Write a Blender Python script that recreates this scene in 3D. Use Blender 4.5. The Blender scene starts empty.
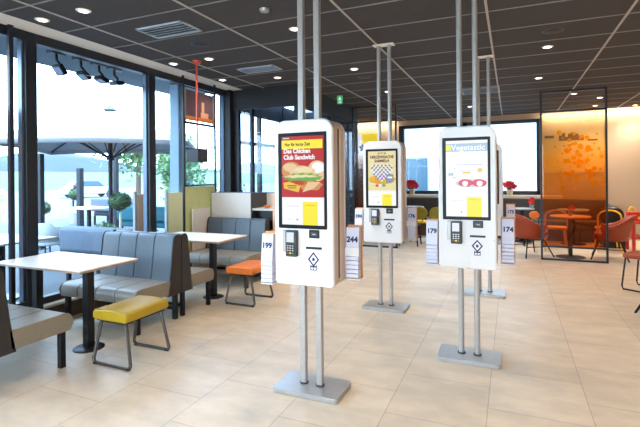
import bpy, bmesh, math, random
from mathutils import Vector, Matrix
PI = math.pi
S = bpy.context.scene
COL = S.collection

# ---------------------------------------------------------------- camera, world, exposure
cam_d = bpy.data.cameras.new('camera'); cam = bpy.data.objects.new('camera', cam_d); COL.objects.link(cam)
cam_d.sensor_width = 36.0; cam_d.lens = 36.0 * 444.0 / 640.0; cam_d.shift_y = -0.0575; cam_d.clip_end = 3000
cam.location = (0, 0, 1.5)
cam.rotation_mode = 'XYZ'
YAW = math.radians(23.28); ROLL = math.radians(0.52)
cam.matrix_world = (Matrix.Translation((0, 0, 1.5)) @ Matrix.Rotation(YAW, 4, 'Z')
                    @ Matrix.Rotation(PI / 2, 4, 'X') @ Matrix.Rotation(-ROLL, 4, 'Z'))
S.camera = cam
W = bpy.data.worlds.new('overcast_sky'); S.world = W; W.use_nodes = True
wn = W.node_tree.nodes; wl = W.node_tree.links
bg = wn['Background']
tc = wn.new('ShaderNodeTexCoord'); sep = wn.new('ShaderNodeSeparateXYZ'); wr = wn.new('ShaderNodeValToRGB')
wl.new(tc.outputs['Generated'], sep.inputs[0]); wl.new(sep.outputs['Z'], wr.inputs[0]); wl.new(wr.outputs[0], bg.inputs['Color'])
wr.color_ramp.elements[0].position = 0.0; wr.color_ramp.elements[0].color = (0.66, 0.84, 1.0, 1)
wr.color_ramp.elements[1].position = 0.7; wr.color_ramp.elements[1].color = (0.45, 0.70, 1.0, 1)
bg.inputs['Strength'].default_value = 12.0
S.view_settings.view_transform = 'Standard'; S.view_settings.look = 'None'
S.view_settings.exposure = 0.0; S.view_settings.gamma = 1.0; S.view_settings.use_curve_mapping = False
LAMP_W = 132.0
LAMP_COL = (1.0, 0.83, 0.66)

# ---------------------------------------------------------------- materials
def lin(c):
    c = c / 255.0
    return c / 12.92 if c <= 0.04045 else ((c + 0.055) / 1.055) ** 2.4
def rgb(r, g, b): return (lin(r), lin(g), lin(b), 1)
MATS = {}
def mat(name, col, rough=0.5, metal=0.0, noise=0.06, scale=12.0, bump=0.0, emit=0.0, spec=0.5):
    if name in MATS: return MATS[name]
    m = bpy.data.materials.new(name); m.use_nodes = True; MATS[name] = m
    n = m.node_tree.nodes; l = m.node_tree.links; p = n['Principled BSDF']
    c = rgb(*col)
    p.inputs['Roughness'].default_value = rough; p.inputs['Metallic'].default_value = metal
    p.inputs['Specular IOR Level'].default_value = spec
    co = n.new('ShaderNodeTexCoord'); nz = n.new('ShaderNodeTexNoise'); nz.inputs['Scale'].default_value = scale
    nz.inputs['Detail'].default_value = 4
    l.new(co.outputs['Object'], nz.inputs['Vector'])
    r = n.new('ShaderNodeValToRGB')
    r.color_ramp.elements[0].color = tuple(x * (1 - noise) for x in c[:3]) + (1,)
    r.color_ramp.elements[1].color = tuple(min(1, x * (1 + noise)) for x in c[:3]) + (1,)
    r.color_ramp.elements[0].position = .3; r.color_ramp.elements[1].position = .7
    l.new(nz.outputs['Fac'], r.inputs[0]); l.new(r.outputs[0], p.inputs['Base Color'])
    if bump:
        b = n.new('ShaderNodeBump'); b.inputs['Strength'].default_value = bump; b.inputs['Distance'].default_value = .01
        l.new(nz.outputs['Fac'], b.inputs['Height']); l.new(b.outputs[0], p.inputs['Normal'])
    if emit:
        l.new(r.outputs[0], p.inputs['Emission Color']); p.inputs['Emission Strength'].default_value = emit
    return m
def screen(name, col, e=0.9):
    """lit display colour: dark glossy face that gives off the light"""
    if name in MATS: return MATS[name]
    m = mat(name, (8, 8, 8), .25, 0, 0, 5)
    p = m.node_tree.nodes['Principled BSDF']
    p.inputs['Emission Color'].default_value = rgb(*col); p.inputs['Emission Strength'].default_value = e; p.inputs['Specular IOR Level'].default_value = .25
    return m
def glow(name, col, e):
    m = bpy.data.materials.new(name); m.use_nodes = True; MATS[name] = m
    n = m.node_tree.nodes; n.remove(n['Principled BSDF']); em = n.new('ShaderNodeEmission')
    em.inputs[0].default_value = rgb(*col); em.inputs[1].default_value = e
    m.node_tree.links.new(em.outputs[0], n['Material Output'].inputs[0]); return m
def glass(name, tint, gloss=1.0, ramp=None):
    """thin architectural glass: tinted transparency plus fresnel reflection; ramp = printed film over height"""
    m = bpy.data.materials.new(name); m.use_nodes = True; MATS[name] = m
    n = m.node_tree.nodes; l = m.node_tree.links; n.remove(n['Principled BSDF'])
    t = n.new('ShaderNodeBsdfTransparent'); g = n.new('ShaderNodeBsdfGlossy'); g.inputs['Roughness'].default_value = .02
    t.inputs[0].default_value = tuple(tint) + (1,)
    lw = n.new('ShaderNodeLayerWeight'); lw.inputs['Blend'].default_value = .5
    pw = n.new('ShaderNodeMath'); pw.operation = 'POWER'; pw.inputs[1].default_value = 5
    mu = n.new('ShaderNodeMath'); mu.operation = 'MULTIPLY_ADD'; mu.inputs[1].default_value = .9 * gloss; mu.inputs[2].default_value = .035 * gloss
    mx = n.new('ShaderNodeMixShader')
    l.new(lw.outputs['Facing'], pw.inputs[0]); l.new(pw.outputs[0], mu.inputs[0]); l.new(mu.outputs[0], mx.inputs[0]); l.new(t.outputs[0], mx.inputs[1]); l.new(g.outputs[0], mx.inputs[2])
    out = mx
    if ramp:
        co = n.new('ShaderNodeTexCoord'); se = n.new('ShaderNodeSeparateXYZ'); l.new(co.outputs['Object'], se.inputs[0])
        mp = n.new('ShaderNodeMapRange'); mp.inputs[1].default_value = 0; mp.inputs[2].default_value = 3.0
        l.new(se.outputs['Z'], mp.inputs[0])
        def rampnode(stops):
            r = n.new('ShaderNodeValToRGB'); el = r.color_ramp.elements
            while len(el) > 1: el.remove(el[-1])
            el[0].position = stops[0][0] / 3.0; el[0].color = stops[0][1]
            for pz, c_ in stops[1:]:
                e_ = el.new(pz / 3.0); e_.color = c_
            l.new(mp.outputs[0], r.inputs[0]); return r
        rt = rampnode([(z, tuple(c) + (1,)) for z, c, _, _ in ramp]); l.new(rt.outputs[0], t.inputs[0])
        rc = rampnode([(z, rgb(*d)) for z, _, d, _ in ramp]); ra = rampnode([(z, (a, a, a, 1)) for z, _, _, a in ramp])
        # printed dots on the film
        df = n.new('ShaderNodeBsdfDiffuse'); tl = n.new('ShaderNodeBsdfTranslucent'); ad = n.new('ShaderNodeMixShader')
        l.new(rc.outputs[0], df.inputs[0]); l.new(rc.outputs[0], tl.inputs[0]); ad.inputs[0].default_value = .5
        l.new(df.outputs[0], ad.inputs[1]); l.new(tl.outputs[0], ad.inputs[2])
        m2 = n.new('ShaderNodeMixShader'); l.new(ra.outputs[0], m2.inputs[0]); l.new(mx.outputs[0], m2.inputs[1]); l.new(ad.outputs[0], m2.inputs[2])
        out = m2
    l.new(out.outputs[0], n['Material Output'].inputs[0])
    return m

def floor_mat():
    m = mat('floor_tile', (196, 176, 158), .38, 0, .05, 2.2)
    n = m.node_tree.nodes; l = m.node_tree.links; p = n['Principled BSDF']
    co = n.new('ShaderNodeTexCoord'); se = n.new('ShaderNodeSeparateXYZ'); cb = n.new('ShaderNodeCombineXYZ')
    ax = n.new('ShaderNodeMath'); ax.operation = 'ADD'; ax.inputs[1].default_value = 6 * 0.6 * 10 - 0.45
    ay = n.new('ShaderNodeMath'); ay.operation = 'ADD'; ay.inputs[1].default_value = 36 - 2.15 - .3
    l.new(co.outputs['Object'], se.inputs[0]); l.new(se.outputs['X'], ax.inputs[0]); l.new(se.outputs['Y'], ay.inputs[0])
    l.new(ay.outputs[0], cb.inputs[0]); l.new(ax.outputs[0], cb.inputs[1])
    br = n.new('ShaderNodeTexBrick'); l.new(cb.outputs[0], br.inputs['Vector'])
    br.offset = .5; br.offset_frequency = 2; br.inputs['Scale'].default_value = 1
    br.inputs['Brick Width'].default_value = .6; br.inputs['Row Height'].default_value = .6; br.inputs['Mortar Size'].default_value = .003
    br.inputs['Mortar Smooth'].default_value = .2
    br.inputs['Color1'].default_value = rgb(213, 199, 178); br.inputs['Color2'].default_value = rgb(206, 191, 169); br.inputs['Mortar'].default_value = rgb(172, 153, 136)
    nz = n.new('ShaderNodeTexNoise'); nz.inputs['Scale'].default_value = 3.0; nz.inputs['Detail'].default_value = 8; nz.inputs['Roughness'].default_value = .62
    mpn = n.new('ShaderNodeMapping'); mpn.inputs['Scale'].default_value = (1, 1.8, 1)
    l.new(co.outputs['Object'], mpn.inputs[0]); l.new(mpn.outputs[0], nz.inputs['Vector'])
    r = n.new('ShaderNodeValToRGB'); r.color_ramp.elements[0].position = .32; r.color_ramp.elements[1].position = .7
    r.color_ramp.elements[0].color = (.83, .83, .835, 1); r.color_ramp.elements[1].color = (1.10, 1.08, 1.06, 1)
    l.new(nz.outputs['Fac'], r.inputs[0])
    mx = n.new('ShaderNodeMix'); mx.data_type = 'RGBA'; mx.blend_type = 'MULTIPLY'; mx.inputs[0].default_value = 1
    l.new(br.outputs['Color'], mx.inputs[6]); l.new(r.outputs[0], mx.inputs[7]); l.new(mx.outputs[2], p.inputs['Base Color'])
    return m

def wood_mat(name, c1, c2, rough=.45, sc=(1, 14, 14)):
    m = mat(name, c1, rough)
    n = m.node_tree.nodes; l = m.node_tree.links; p = n['Principled BSDF']
    co = n.new('ShaderNodeTexCoord'); mp = n.new('ShaderNodeMapping'); mp.inputs['Scale'].default_value = sc
    nz = n.new('ShaderNodeTexNoise'); nz.inputs['Scale'].default_value = 3; nz.inputs['Detail'].default_value = 6
    r = n.new('ShaderNodeValToRGB'); r.color_ramp.elements[0].color = rgb(*c1); r.color_ramp.elements[1].color = rgb(*c2)
    l.new(co.outputs['Object'], mp.inputs[0]); l.new(mp.outputs[0], nz.inputs['Vector']); l.new(nz.outputs['Fac'], r.inputs[0]); l.new(r.outputs[0], p.inputs['Base Color'])
    return m

M = dict(
    floor=floor_mat(),
    ceil=mat('ceiling_tile', (62, 58, 57), .9, 0, .10, 60, .3),
    grid=mat('ceiling_rail', (128, 124, 120), .5, 0, .02),
    runner=mat('main_rail', (172, 164, 156), .5, 0, .02),
    plaster=mat('white_plaster', (226, 217, 205), .8, 0, .02, 3),
    wallbeige=mat('beige_wall', (186, 164, 140), .85, 0, .03, 2),
    sillm=mat('sill_board', (216, 205, 190), .5, 0, .03, 4),
    brownlow=mat('brown_plinth', (88, 66, 52), .6, 0, .1, 8),
    blackframe=mat('anthracite_frame', (38, 42, 50), .35, .3, .04),
    blackwall=mat('black_wall', (26, 26, 29), .55, 0, .06),
    steelblue=mat('frame_edge', (96, 110, 128), .3, .5, .03),
    glass=glass('window_glass', (.95, .98, 1.0), .5),
    vglass=glass('vestibule_glass', (.88, .94, 1.0), 1.4),
    whiteplastic=mat('kiosk_front', (234, 232, 230), .35, 0, .01),
    shell=mat('kiosk_shell', (214, 188, 166), .42, 0, .02),
    steel=mat('brushed_steel', (178, 174, 170), .36, .45, .05, 30),
    basem=mat('base_plate', (180, 180, 180), .28, .5, .05, 20),
    black=mat('black_plastic', (18, 18, 20), .3, 0, .05),
    bezel=mat('screen_bezel', (8, 9, 11), .35, 0, .02, spec=.2),
    dgrey=mat('dark_grey', (64, 64, 68), .5, 0, .05),
    orangep=mat('orange_plastic', (238, 160, 50), .4, 0, .03),
    card=mat('marker_card', (220, 221, 240), .5, 0, .01),
    cardwhite=mat('marker_white', (236, 234, 236), .5, 0, .01),
    cardline=mat('marker_edge', (178, 182, 214), .5, 0, .01),
    ink=mat('dark_ink', (30, 38, 84), .6, 0, .02),
    vinyl=mat('daylit_vinyl', (80, 92, 102), .42, 0, .05, 25, .05),  # bluish daylight put into the backrest colour of one grey-taupe leather
    seatvinyl=mat('grey_seat_vinyl', (142, 137, 128), .42, 0, .05, 25, .05),  # lighter copy of that leather, warm light on the seats put in
    taupe=mat('taupe_vinyl', (140, 130, 114), .5, 0, .05, 25, .05),
    darkvinyl=mat('dark_brown_vinyl', (46, 42, 42), .55, 0, .08, 25, .05),
    legblack=mat('black_metal', (24, 24, 27), .4, .4, .05),
    gunmetal=mat('gunmetal_tube', (96, 92, 88), .35, .7, .05),
    tablewhite=wood_mat('pale_laminate', (232, 224, 212), (244, 238, 230), .35, (1, 8, 8)),
    tableedge=mat('ply_edge', (172, 140, 114), .5, 0, .1, 40),
    yellow=mat('yellow_vinyl', (178, 146, 10), .45, 0, .05, 20, .05),
    orange=mat('orange_vinyl', (226, 120, 40), .45, 0, .05, 20, .05),
    rustor=mat('rust_orange_leather', (150, 54, 16), .5, 0, .06, 18, .05),
    rustdark=mat('deep_red_leather', (150, 52, 28), .5, 0, .06, 18, .05),
    redrod=mat('red_orange_rod', (206, 72, 40), .4, .2, .03),
    shade=mat('lamp_box', (50, 48, 54), .4, .3, .04),
    green=mat('lime_panel', (206, 210, 146), .6, 0, .05, 6),
    peach=mat('peach_panel', (244, 186, 152), .6, 0, .05, 6),
    tan=wood_mat('tan_wood', (232, 182, 146), (240, 196, 160), .55, (10, 10, 1)),
    red=mat('red_paint', (206, 36, 28), .4, 0, .04),
    redpetal=mat('red_petals', (200, 20, 40), .6, 0, .15, 60),
    yellowpaint=mat('yellow_paint', (246, 196, 30), .45, 0, .04),
    olive=mat('olive_fabric', (150, 138, 44), .8, 0, .12, 50, .1),
    greyback=mat('charcoal_bench', (74, 72, 72), .75, 0, .08, 30, .08),
    oak=wood_mat('oak', (206, 160, 96), (226, 184, 124), .5, (12, 12, 1)),
    leaf=mat('green_leaves', (52, 80, 44), .6, 0, .35, 40),
    leafpale=mat('pale_green_leaves', (104, 134, 92), .7, 0, .3, 3),
    leafdark=mat('dark_green_leaves', (36, 64, 40), .7, 0, .3, 10),
    bark=mat('pale_bark', (196, 186, 160), .8, 0, .2, 30),
    brownbark=mat('brown_bark', (100, 84, 70), .8, 0, .2, 30),
    canvas=mat('white_canvas', (150, 150, 152), .8, 0, .03, 4),
    outblue=mat('bluegrey_outdoor_fabric', (92, 102, 116), .8, 0, .06, 20),
    outteal=mat('teal_outdoor_fabric', (20, 96, 110), .8, 0, .06, 20),
    outlight=mat('light_outdoor_plastic', (165, 170, 172), .6, 0, .03),
    outdark=mat('dark_post_paint', (22, 28, 38), .5, .2, .05),
    outwhite=mat('white_painted_metal', (150, 152, 152), .5, 0, .02),
    paving=mat('terrace_paving', (74, 80, 86), .8, 0, .1, 1.5),
    road=mat('pale_road', (100, 100, 98), .9, 0, .06, .2),
    grass=mat('meadow_grass', (70, 98, 58), .95, 0, .2, .3),
    hill=mat('hazy_hills', (56, 66, 76), .95, 0, .12, .02),
    facade=mat('white_render', (186, 182, 178), .9, 0, .02, .5),
    paleblue=mat('pale_blue_panel', (120, 144, 164), .6, 0, .03, 1),
    winblue=mat('blue_window_pane', (48, 78, 94), .2, 0, .05, 2),
    soffit=mat('pale_blue_soffit', (80, 96, 106), .7, 0, .03, 1),
    terracotta=mat('terracotta_pot', (214, 190, 150), .7, 0, .06),
    potwhite=mat('white_planter', (150, 148, 146), .6, 0, .04),
    skin=mat('skin', (200, 160, 135), .6), navy=mat('navy_cloth', (20, 28, 44), .8),
    vent=mat('vent_metal', (176, 186, 196), .5, 0, .03),
    chrome=mat('chrome', (200, 200, 205), .15, 1.0, .02),
)
SC = dict(
    red=screen('screen_red', (200, 40, 36)), yellow=screen('screen_yellow', (255, 236, 60), 1.0), white=screen('screen_white', (250, 250, 252), 1.0),
    cream=screen('screen_cream', (246, 232, 176)), bun=screen('screen_bun', (222, 150, 84)), bunlight=screen('screen_bun_light', (244, 208, 160)),
    lettuce=screen('screen_lettuce', (130, 168, 50)), chicken=screen('screen_chicken', (228, 190, 120)), tomato=screen('screen_tomato', (196, 60, 44)),
    cheese=screen('screen_cheese', (250, 200, 60)), ink=screen('screen_ink', (40, 30, 34), .6), brown=screen('screen_brown', (120, 60, 50)),
    grey=screen('screen_grey', (150, 155, 165)), palegrey=screen('screen_pale', (214, 218, 226)), blue=screen('screen_pale_blue', (176, 206, 228)),
    purple=screen('screen_purple', (140, 130, 190)), pink=screen('screen_pink', (226, 70, 90)), green=screen('screen_green', (90, 190, 90)),
    amber=screen('screen_amber', (236, 170, 40)), skyw=screen('screen_bluish_white', (232, 240, 252), 1.0),
)

# ---------------------------------------------------------------- mesh building
class MB:
    def __init__(s): s.bm = bmesh.new()
    def box(s, x0, x1, y0, y1, z0, z1, mtx=None):
        r = bmesh.ops.create_cube(s.bm, size=1)
        for v in r['verts']:
            v.co = Vector(((x0 + x1) / 2 + v.co.x * (x1 - x0), (y0 + y1) / 2 + v.co.y * (y1 - y0), (z0 + z1) / 2 + v.co.z * (z1 - z0)))
            if mtx: v.co = mtx @ v.co
        return s
    def prism(s, pts, axis, a0, a1):
        """polygon pts in the plane normal to axis, extruded a0..a1.  axis x: pts (y,z)  y: (x,z)  z: (x,y)"""
        def mk(p, a):
            return {'x': (a, p[0], p[1]), 'y': (p[0], a, p[1]), 'z': (p[0], p[1], a)}[axis]
        A = [s.bm.verts.new(mk(p, a0)) for p in pts]; B = [s.bm.verts.new(mk(p, a1)) for p in pts]
        n = len(pts); s.bm.faces.new(A); s.bm.faces.new(B[::-1])
        for i in range(n): s.bm.faces.new((A[i], B[i], B[(i + 1) % n], A[(i + 1) % n]))
        return s
    def tube(s, path, r, seg=8, r2=None, closed=False):
        P = [Vector(p) for p in path]; rings = []
        n = len(P); up = None
        for i, p in enumerate(P):
            if closed: d = P[(i + 1) % n] - P[i - 1]
            else: d = (P[min(i + 1, n - 1)] - P[max(i - 1, 0)])
            d.normalize()
            if up is None: up = Vector((0, 0, 1)) if abs(d.z) < .9 else Vector((1, 0, 0))
            a = d.cross(up).normalized(); b = a.cross(d).normalized(); up = b
            rr = r if r2 is None else r + (r2 - r) * i / max(1, n - 1)
            rings.append([s.bm.verts.new(p + a * math.cos(t) * rr + b * math.sin(t) * rr) for t in [2 * PI * k / seg for k in range(seg)]])
        m = n if closed else n - 1
        for i in range(m):
            A, B = rings[i], rings[(i + 1) % n]
            for k in range(seg): s.bm.faces.new((A[k], A[(k + 1) % seg], B[(k + 1) % seg], B[k]))
        if not closed: s.bm.faces.new(rings[0][::-1]); s.bm.faces.new(rings[-1])
        return s
    def lathe(s, prof, seg=24, c=(0, 0, 0)):
        rings = []
        for r, z in prof:
            rings.append([s.bm.verts.new((c[0] + max(r, 1e-4) * math.cos(2 * PI * k / seg), c[1] + max(r, 1e-4) * math.sin(2 * PI * k / seg), c[2] + z)) for k in range(seg)])
        for A, B in zip(rings, rings[1:]):
            for k in range(seg): s.bm.faces.new((A[k], A[(k + 1) % seg], B[(k + 1) % seg], B[k]))
        s.bm.faces.new(rings[0][::-1]); s.bm.faces.new(rings[-1]); return s
    def cyl(s, x, y, z0, z1, r, seg=20): return s.lathe([(r, z0), (r, z1)], seg, (x, y, 0))
    def ball(s, c, r, sc=(1, 1, 1), sub=2, jit=0, rng=None):
        g = bmesh.ops.create_icosphere(s.bm, subdivisions=sub, radius=r)
        for v in g['verts']:
            k = 1 + (rng.uniform(-jit, jit) if jit else 0)
            v.co = Vector((c[0] + v.co.x * sc[0] * k, c[1] + v.co.y * sc[1] * k, c[2] + v.co.z * sc[2] * k))
        return s
    def leaves(s, c, rad, n, size, rng, shell=.55, droop=0):
        for _ in range(n):
            d = Vector((rng.gauss(0, 1), rng.gauss(0, 1), rng.gauss(0, 1))).normalized() * rng.uniform(shell, 1)
            p = Vector((c[0] + d.x * rad[0], c[1] + d.y * rad[1], c[2] + d.z * rad[2] - droop * rng.random()))
            a = Vector((rng.gauss(0, 1), rng.gauss(0, 1), rng.gauss(0, 1))).normalized()
            b = a.cross(Vector((rng.gauss(0, 1), rng.gauss(0, 1), rng.gauss(0, 1)))).normalized()
            l_, w_ = size * rng.uniform(.7, 1.3), size * rng.uniform(.35, .55)
            s.bm.faces.new([s.bm.verts.new(p + a * l_), s.bm.verts.new(p + b * w_), s.bm.verts.new(p - a * l_), s.bm.verts.new(p - b * w_)])
        return s
    def build(s, name, m, parent=None, bevel=0, seg=2, angle=35, loc=None):
        bmesh.ops.recalc_face_normals(s.bm, faces=s.bm.faces)
        me = bpy.data.meshes.new(name); s.bm.to_mesh(me); s.bm.free()
        me.materials.append(m)
        for p in me.polygons: p.use_smooth = True
        me.set_sharp_from_angle(angle=math.radians(angle))
        o = bpy.data.objects.new(name, me); COL.objects.link(o)
        if parent is not None: o.parent = parent
        if loc: o.location = loc
        if bevel:
            b = o.modifiers.new('bevel', 'BEVEL'); b.width = bevel; b.segments = seg; b.limit_method = 'ANGLE'; b.angle_limit = math.radians(40)
            b.harden_normals = False
        return o
def B(name, m, parent, dims, bevel=0, **k): return MB().box(*dims).build(name, m, parent, bevel, **k)
def thing(name, label, cat, loc=(0, 0, 0), rz=0, group=None):
    o = bpy.data.objects.new(name, None); COL.objects.link(o); o.location = loc; o.rotation_euler = (0, 0, rz)
    o.empty_display_size = .1
    o['label'] = label; o['category'] = cat
    if group: o['group'] = group
    return o
def tag(o, label, cat, group=None, kind=None):
    o['label'] = label; o['category'] = cat
    if group: o['group'] = group
    if kind: o['kind'] = kind
    return o
def struct(o, label=None, cat=None):
    o['kind'] = 'structure'
    if label: o['label'] = label; o['category'] = cat or 'structure'
    return o
def copy_tree(o, parent=None):
    c = o.copy(); COL.objects.link(c); c.parent = parent
    for ch in [x for x in COL.objects if x.parent is o]: copy_tree(ch, c)
    return c
def dup(o, loc, rz, label, group=None):
    c = copy_tree(o); c.location = loc; c.rotation_euler = (0, 0, rz); c['label'] = label
    if group: c['group'] = group
    return c
def text(name, body, size, m, parent, loc, rot=(PI / 2, 0, 0), bold=0, depth=.0004, align='CENTER', sx=1, shear=0):
    cu = bpy.data.curves.new(name, 'FONT'); cu.body = body; cu.size = size; cu.extrude = depth; cu.align_x = align; cu.align_y = 'CENTER'
    cu.offset = bold; cu.resolution_u = 3; cu.shear = shear
    t = bpy.data.objects.new(name + '_curve', cu); COL.objects.link(t)
    dg = bpy.context.evaluated_depsgraph_get(); me = bpy.data.meshes.new_from_object(t.evaluated_get(dg))
    bpy.data.objects.remove(t); me.materials.clear(); me.materials.append(m)
    me.transform(Matrix.Diagonal((sx, 1, 1, 1)))
    o = bpy.data.objects.new(name, me); COL.objects.link(o); o.parent = parent; o.location = loc; o.rotation_euler = rot
    return o
def rrect(x0, x1, z0, z1, r, n=6, rt=None):
    rt = r if rt is None else rt
    pts = []
    for cx, cz, a0, q in ((x1 - r, z0 + r, -90, r), (x1 - rt, z1 - rt, 0, rt), (x0 + rt, z1 - rt, 90, rt), (x0 + r, z0 + r, 180, r)):
        for i in range(n + 1):
            a = math.radians(a0 + 90 * i / n); pts.append((cx + q * math.cos(a), cz + q * math.sin(a)))
    return pts
def ell(cx, cz, a, b, n=24, t0=0, t1=360): return [(cx + a * math.cos(math.radians(t0 + (t1 - t0) * i / n)), cz + b * math.sin(math.radians(t0 + (t1 - t0) * i / n))) for i in range(n if t1 - t0 == 360 else n + 1)]

# ================================================================ SETTING
XW = -4.5
struct(B('floor', M['floor'], None, (-4.62, 6, -4, 12.1, -.12, 0)))
struct(B('ceiling', M['ceil'], None, (-4.2, 6, -4, 12.1, 3.0, 3.12)))
struct(B('trim_1', M['plaster'], None, (-4.62, -4.2, -4, 6.5, 2.998, 3.12)), 'white plaster strip between the ceiling tiles and the window front', 'ceiling strip')
mb = MB()
for i in range(-3, 6): mb.box(-.19 + 1.2 * i - .011, -.19 + 1.2 * i + .011, -4, 12, 2.992, 2.999)
struct(mb.build('trim_2', M['runner']), 'pale ceiling rails running towards the back wall', 'ceiling rail')
mb = MB()
for i in range(-12, 15):
    y = 3.74 + .606 * i
    if -4 < y < 11.9: mb.box(-4.18, 5.95, y - .006, y + .006, 2.9935, 2.9995)
struct(mb.build('trim_3', M['grid']), 'thin ceiling rails crossing the room', 'ceiling rail')
# low wall and sill under the window front
struct(B('wall_left', M['brownlow'], None, (-4.62, -4.42, -4, 6.5, 0, .17)))
struct(B('trim_4', M['sillm'], None, (-4.62, -4.40, -4, 6.5, .17, .20), .005), 'pale sill board under the window front', 'sill')
# window bays
ys = [-3.8, -2.1, -.4, 1.30, 3.00, 4.66, 6.42]
for i in range(6):
    a, b = ys[i], ys[i + 1]; hw = .058
    mb = MB()
    mb.box(XW - .08, XW + .02, a - hw, a + hw, .20, 2.998)
    mb.box(XW - .08, XW + .02, a + hw, b - hw, .20, .27); mb.box(XW - .08, XW + .02, a + hw, b - hw, 2.90, 2.998)
    w = mb.build('window_%d' % (i + 1), M['blackframe'], None, .006)
    struct(w, ['anthracite framed window bay'][0] + ' number %d from the near end of the window front' % (i + 1), 'window')
    MB().box(XW - .082, XW - .02, a + hw - .001, a + hw + .02, .27, 2.90).box(XW - .082, XW - .02, b - hw - .02, b - hw + .001, .27, 2.90).build('frame_edge', M['steelblue'], w)
    B('pane', M['glass'], w, (XW - .055, XW - .043, a + hw, b - hw, .27, 2.90))
# thin pivot post at px x=10
struct(B('trim_5', M['blackframe'], None, (XW + .03, XW + .07, 2.75, 2.79, .20, 2.997)), 'thin dark post in front of the left window', 'post')
# corner column
struct(B('wall_corner', M['blackwall'], None, (-4.62, -4.40, 6.36, 6.56, 0, 3.0)))
# vestibule: glass box with black bulkhead
struct(MB().box(-4.40, -3.14, 6.46, 6.56, 2.66, 3.0).box(-3.24, -3.14, 6.56, 9.4, 2.66, 3.0).build('wall_vestibule', M['blackwall'], None))
mb = MB()
for x0, x1 in ((-4.40, -4.30), (-4.08, -4.03), (-3.24, -3.14)): mb.box(x0, x1, 6.47, 6.55, 0, 2.66)
mb.box(-4.40, -3.14, 6.48, 6.54, 0, .10)
w = struct(mb.build('window_8', M['blackframe'], None, .004), 'glazed front of the entrance box beside the seating corner', 'window')
B('pane', M['vglass'], w, (-4.30, -3.24, 6.505, 6.515, .10, 2.66))
mb = MB()
for y0, y1 in ((7.9, 7.96), (9.3, 9.4)): mb.box(-3.22, -3.16, y0, y1, 0, 2.66)
mb.box(-3.22, -3.16, 6.56, 9.4, 0, .1)
w = struct(mb.build('window_9', M['blackframe'], None, .004), 'glazed side of the entrance box facing the dining room', 'window')
B('pane', M['vglass'], w, (-3.195, -3.185, 6.56, 9.3, .1, 2.66))
# outer side of vestibule: open glazing
mb = MB()
for y in (6.6, 7.5, 8.4, 9.3): mb.box(XW - .05, XW + .03, y - .035, y + .035, 0, 3.0)
mb.box(XW - .05, XW + .03, 6.56, 9.4, 2.1, 2.17).box(XW - .05, XW + .03, 6.56, 9.4, 0, .1).box(XW - .05, XW + .03, 6.56, 9.4, 2.66, 3.0)
w = struct(mb.build('window_10', M['blackframe'], None, .004), 'outer glazing of the entrance box with a transom rail', 'window')
B('pane', M['glass'], w, (XW - .015, XW - .005, 6.6, 9.3, .1, 2.66))
struct(B('wall_left_far', M['wallbeige'], None, (-4.62, -4.5, 9.4, 12.0, 0, 3.0)))
struct(MB().box(-4.5, -3.14, 9.4, 9.46, 0, 3.0).build('wall_vestibule_end', M['blackwall'], None))
# back wall with window opening x -2.83..0.66, z 0.98..2.88
WX0, WX1, WZ0, WZ1 = -2.80, .66, 1.02, 2.86
struct(MB().box(-4.62, WX0, 12, 12.15, 0, 3.0).box(WX1, 6, 12, 12.15, 0, 3.0).box(WX0, WX1, 12, 12.15, 0, WZ0).box(WX0, WX1, 12, 12.15, WZ1, 3.0).build('wall_back', M['wallbeige'], None))
mb = MB(); f = .085
mb.box(WX0, WX0 + .14, 11.97, 12.1, WZ0, WZ1).box(WX1 - f, WX1, 11.97, 12.1, WZ0, WZ1).box(WX0, WX1, 11.97, 12.1, WZ0, WZ0 + f).box(WX0, WX1, 11.97, 12.1, WZ1 - f, WZ1).box(-1.12, -1.02, 11.97, 12.1, WZ0, WZ1)
w = struct(mb.build('window_7', M['blackframe'], None, .006), 'wide dark framed window in the back wall', 'window')
B('pane', M['glass'], w, (WX0, WX1, 12.04, 12.05, WZ0, WZ1))
struct(B('trim_6', M['sillm'], None, (-3.3, 1.1, 11.72, 12.0, .93, 1.0), .005), 'beige shelf board under the back window', 'sill')
struct(B('wall_right', M['wallbeige'], None, (6, 6.12, -4, 12.15, 0, 3.0)))
# rear wall (behind the photographer) with an opening added to let in fill daylight
struct(MB().box(-4.62, 6, -4.12, -4, 0, .5).box(-4.62, 6, -4.12, -4, 2.8, 3.0).box(-4.62, -3.1, -4.12, -4, .5, 2.8).box(1.3, 6, -4.12, -4, .5, 2.8).build('wall_front', M['wallbeige'], None))

# ================================================================ EXTERIOR
struct(B('terrace_ground', M['paving'], None, (-16, -4.62, -12, 40, -.16, -.04)), 'grey paved terrace outside the windows', 'terrace')
struct(B('road_ground', M['road'], None, (-60, -16, -60, 120, -.2, -.08)), 'pale road and forecourt beyond the terrace', 'road')
struct(MB().prism([(-60, -.16), (-380, 8), (-900, 9), (-900, -5), (-60, -3)], 'y', -500, 1200).build('meadow_ground', M['grass'], None), 'light green meadow reaching to the hills', 'meadow')
struct(B('yard_ground', M['road'], None, (-16, 60, 12.4, 80, -.2, -.06)), 'pale yard behind the back window', 'yard')
rng = random.Random(4)
mb = MB(); prev = None
N = 60
for i in range(N + 1):
    t = i / N; x = -500 - 60 * math.sin(t * 3); y = -300 + 1500 * t
    h = 26 + 8 * math.sin(t * 17) + 5 * math.sin(t * 41 + 1) + rng.uniform(-1.5, 1.5)
    row = [mb.bm.verts.new((x + 120, y, -1)), mb.bm.verts.new((x + 60, y, h * .7)), mb.bm.verts.new((x, y, h)), mb.bm.verts.new((x - 90, y, h * .5)), mb.bm.verts.new((x - 140, y, -2))]
    if prev:
        for k in range(4): mb.bm.faces.new((prev[k], prev[k + 1], row[k + 1], row[k]))
    prev = row
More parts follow.
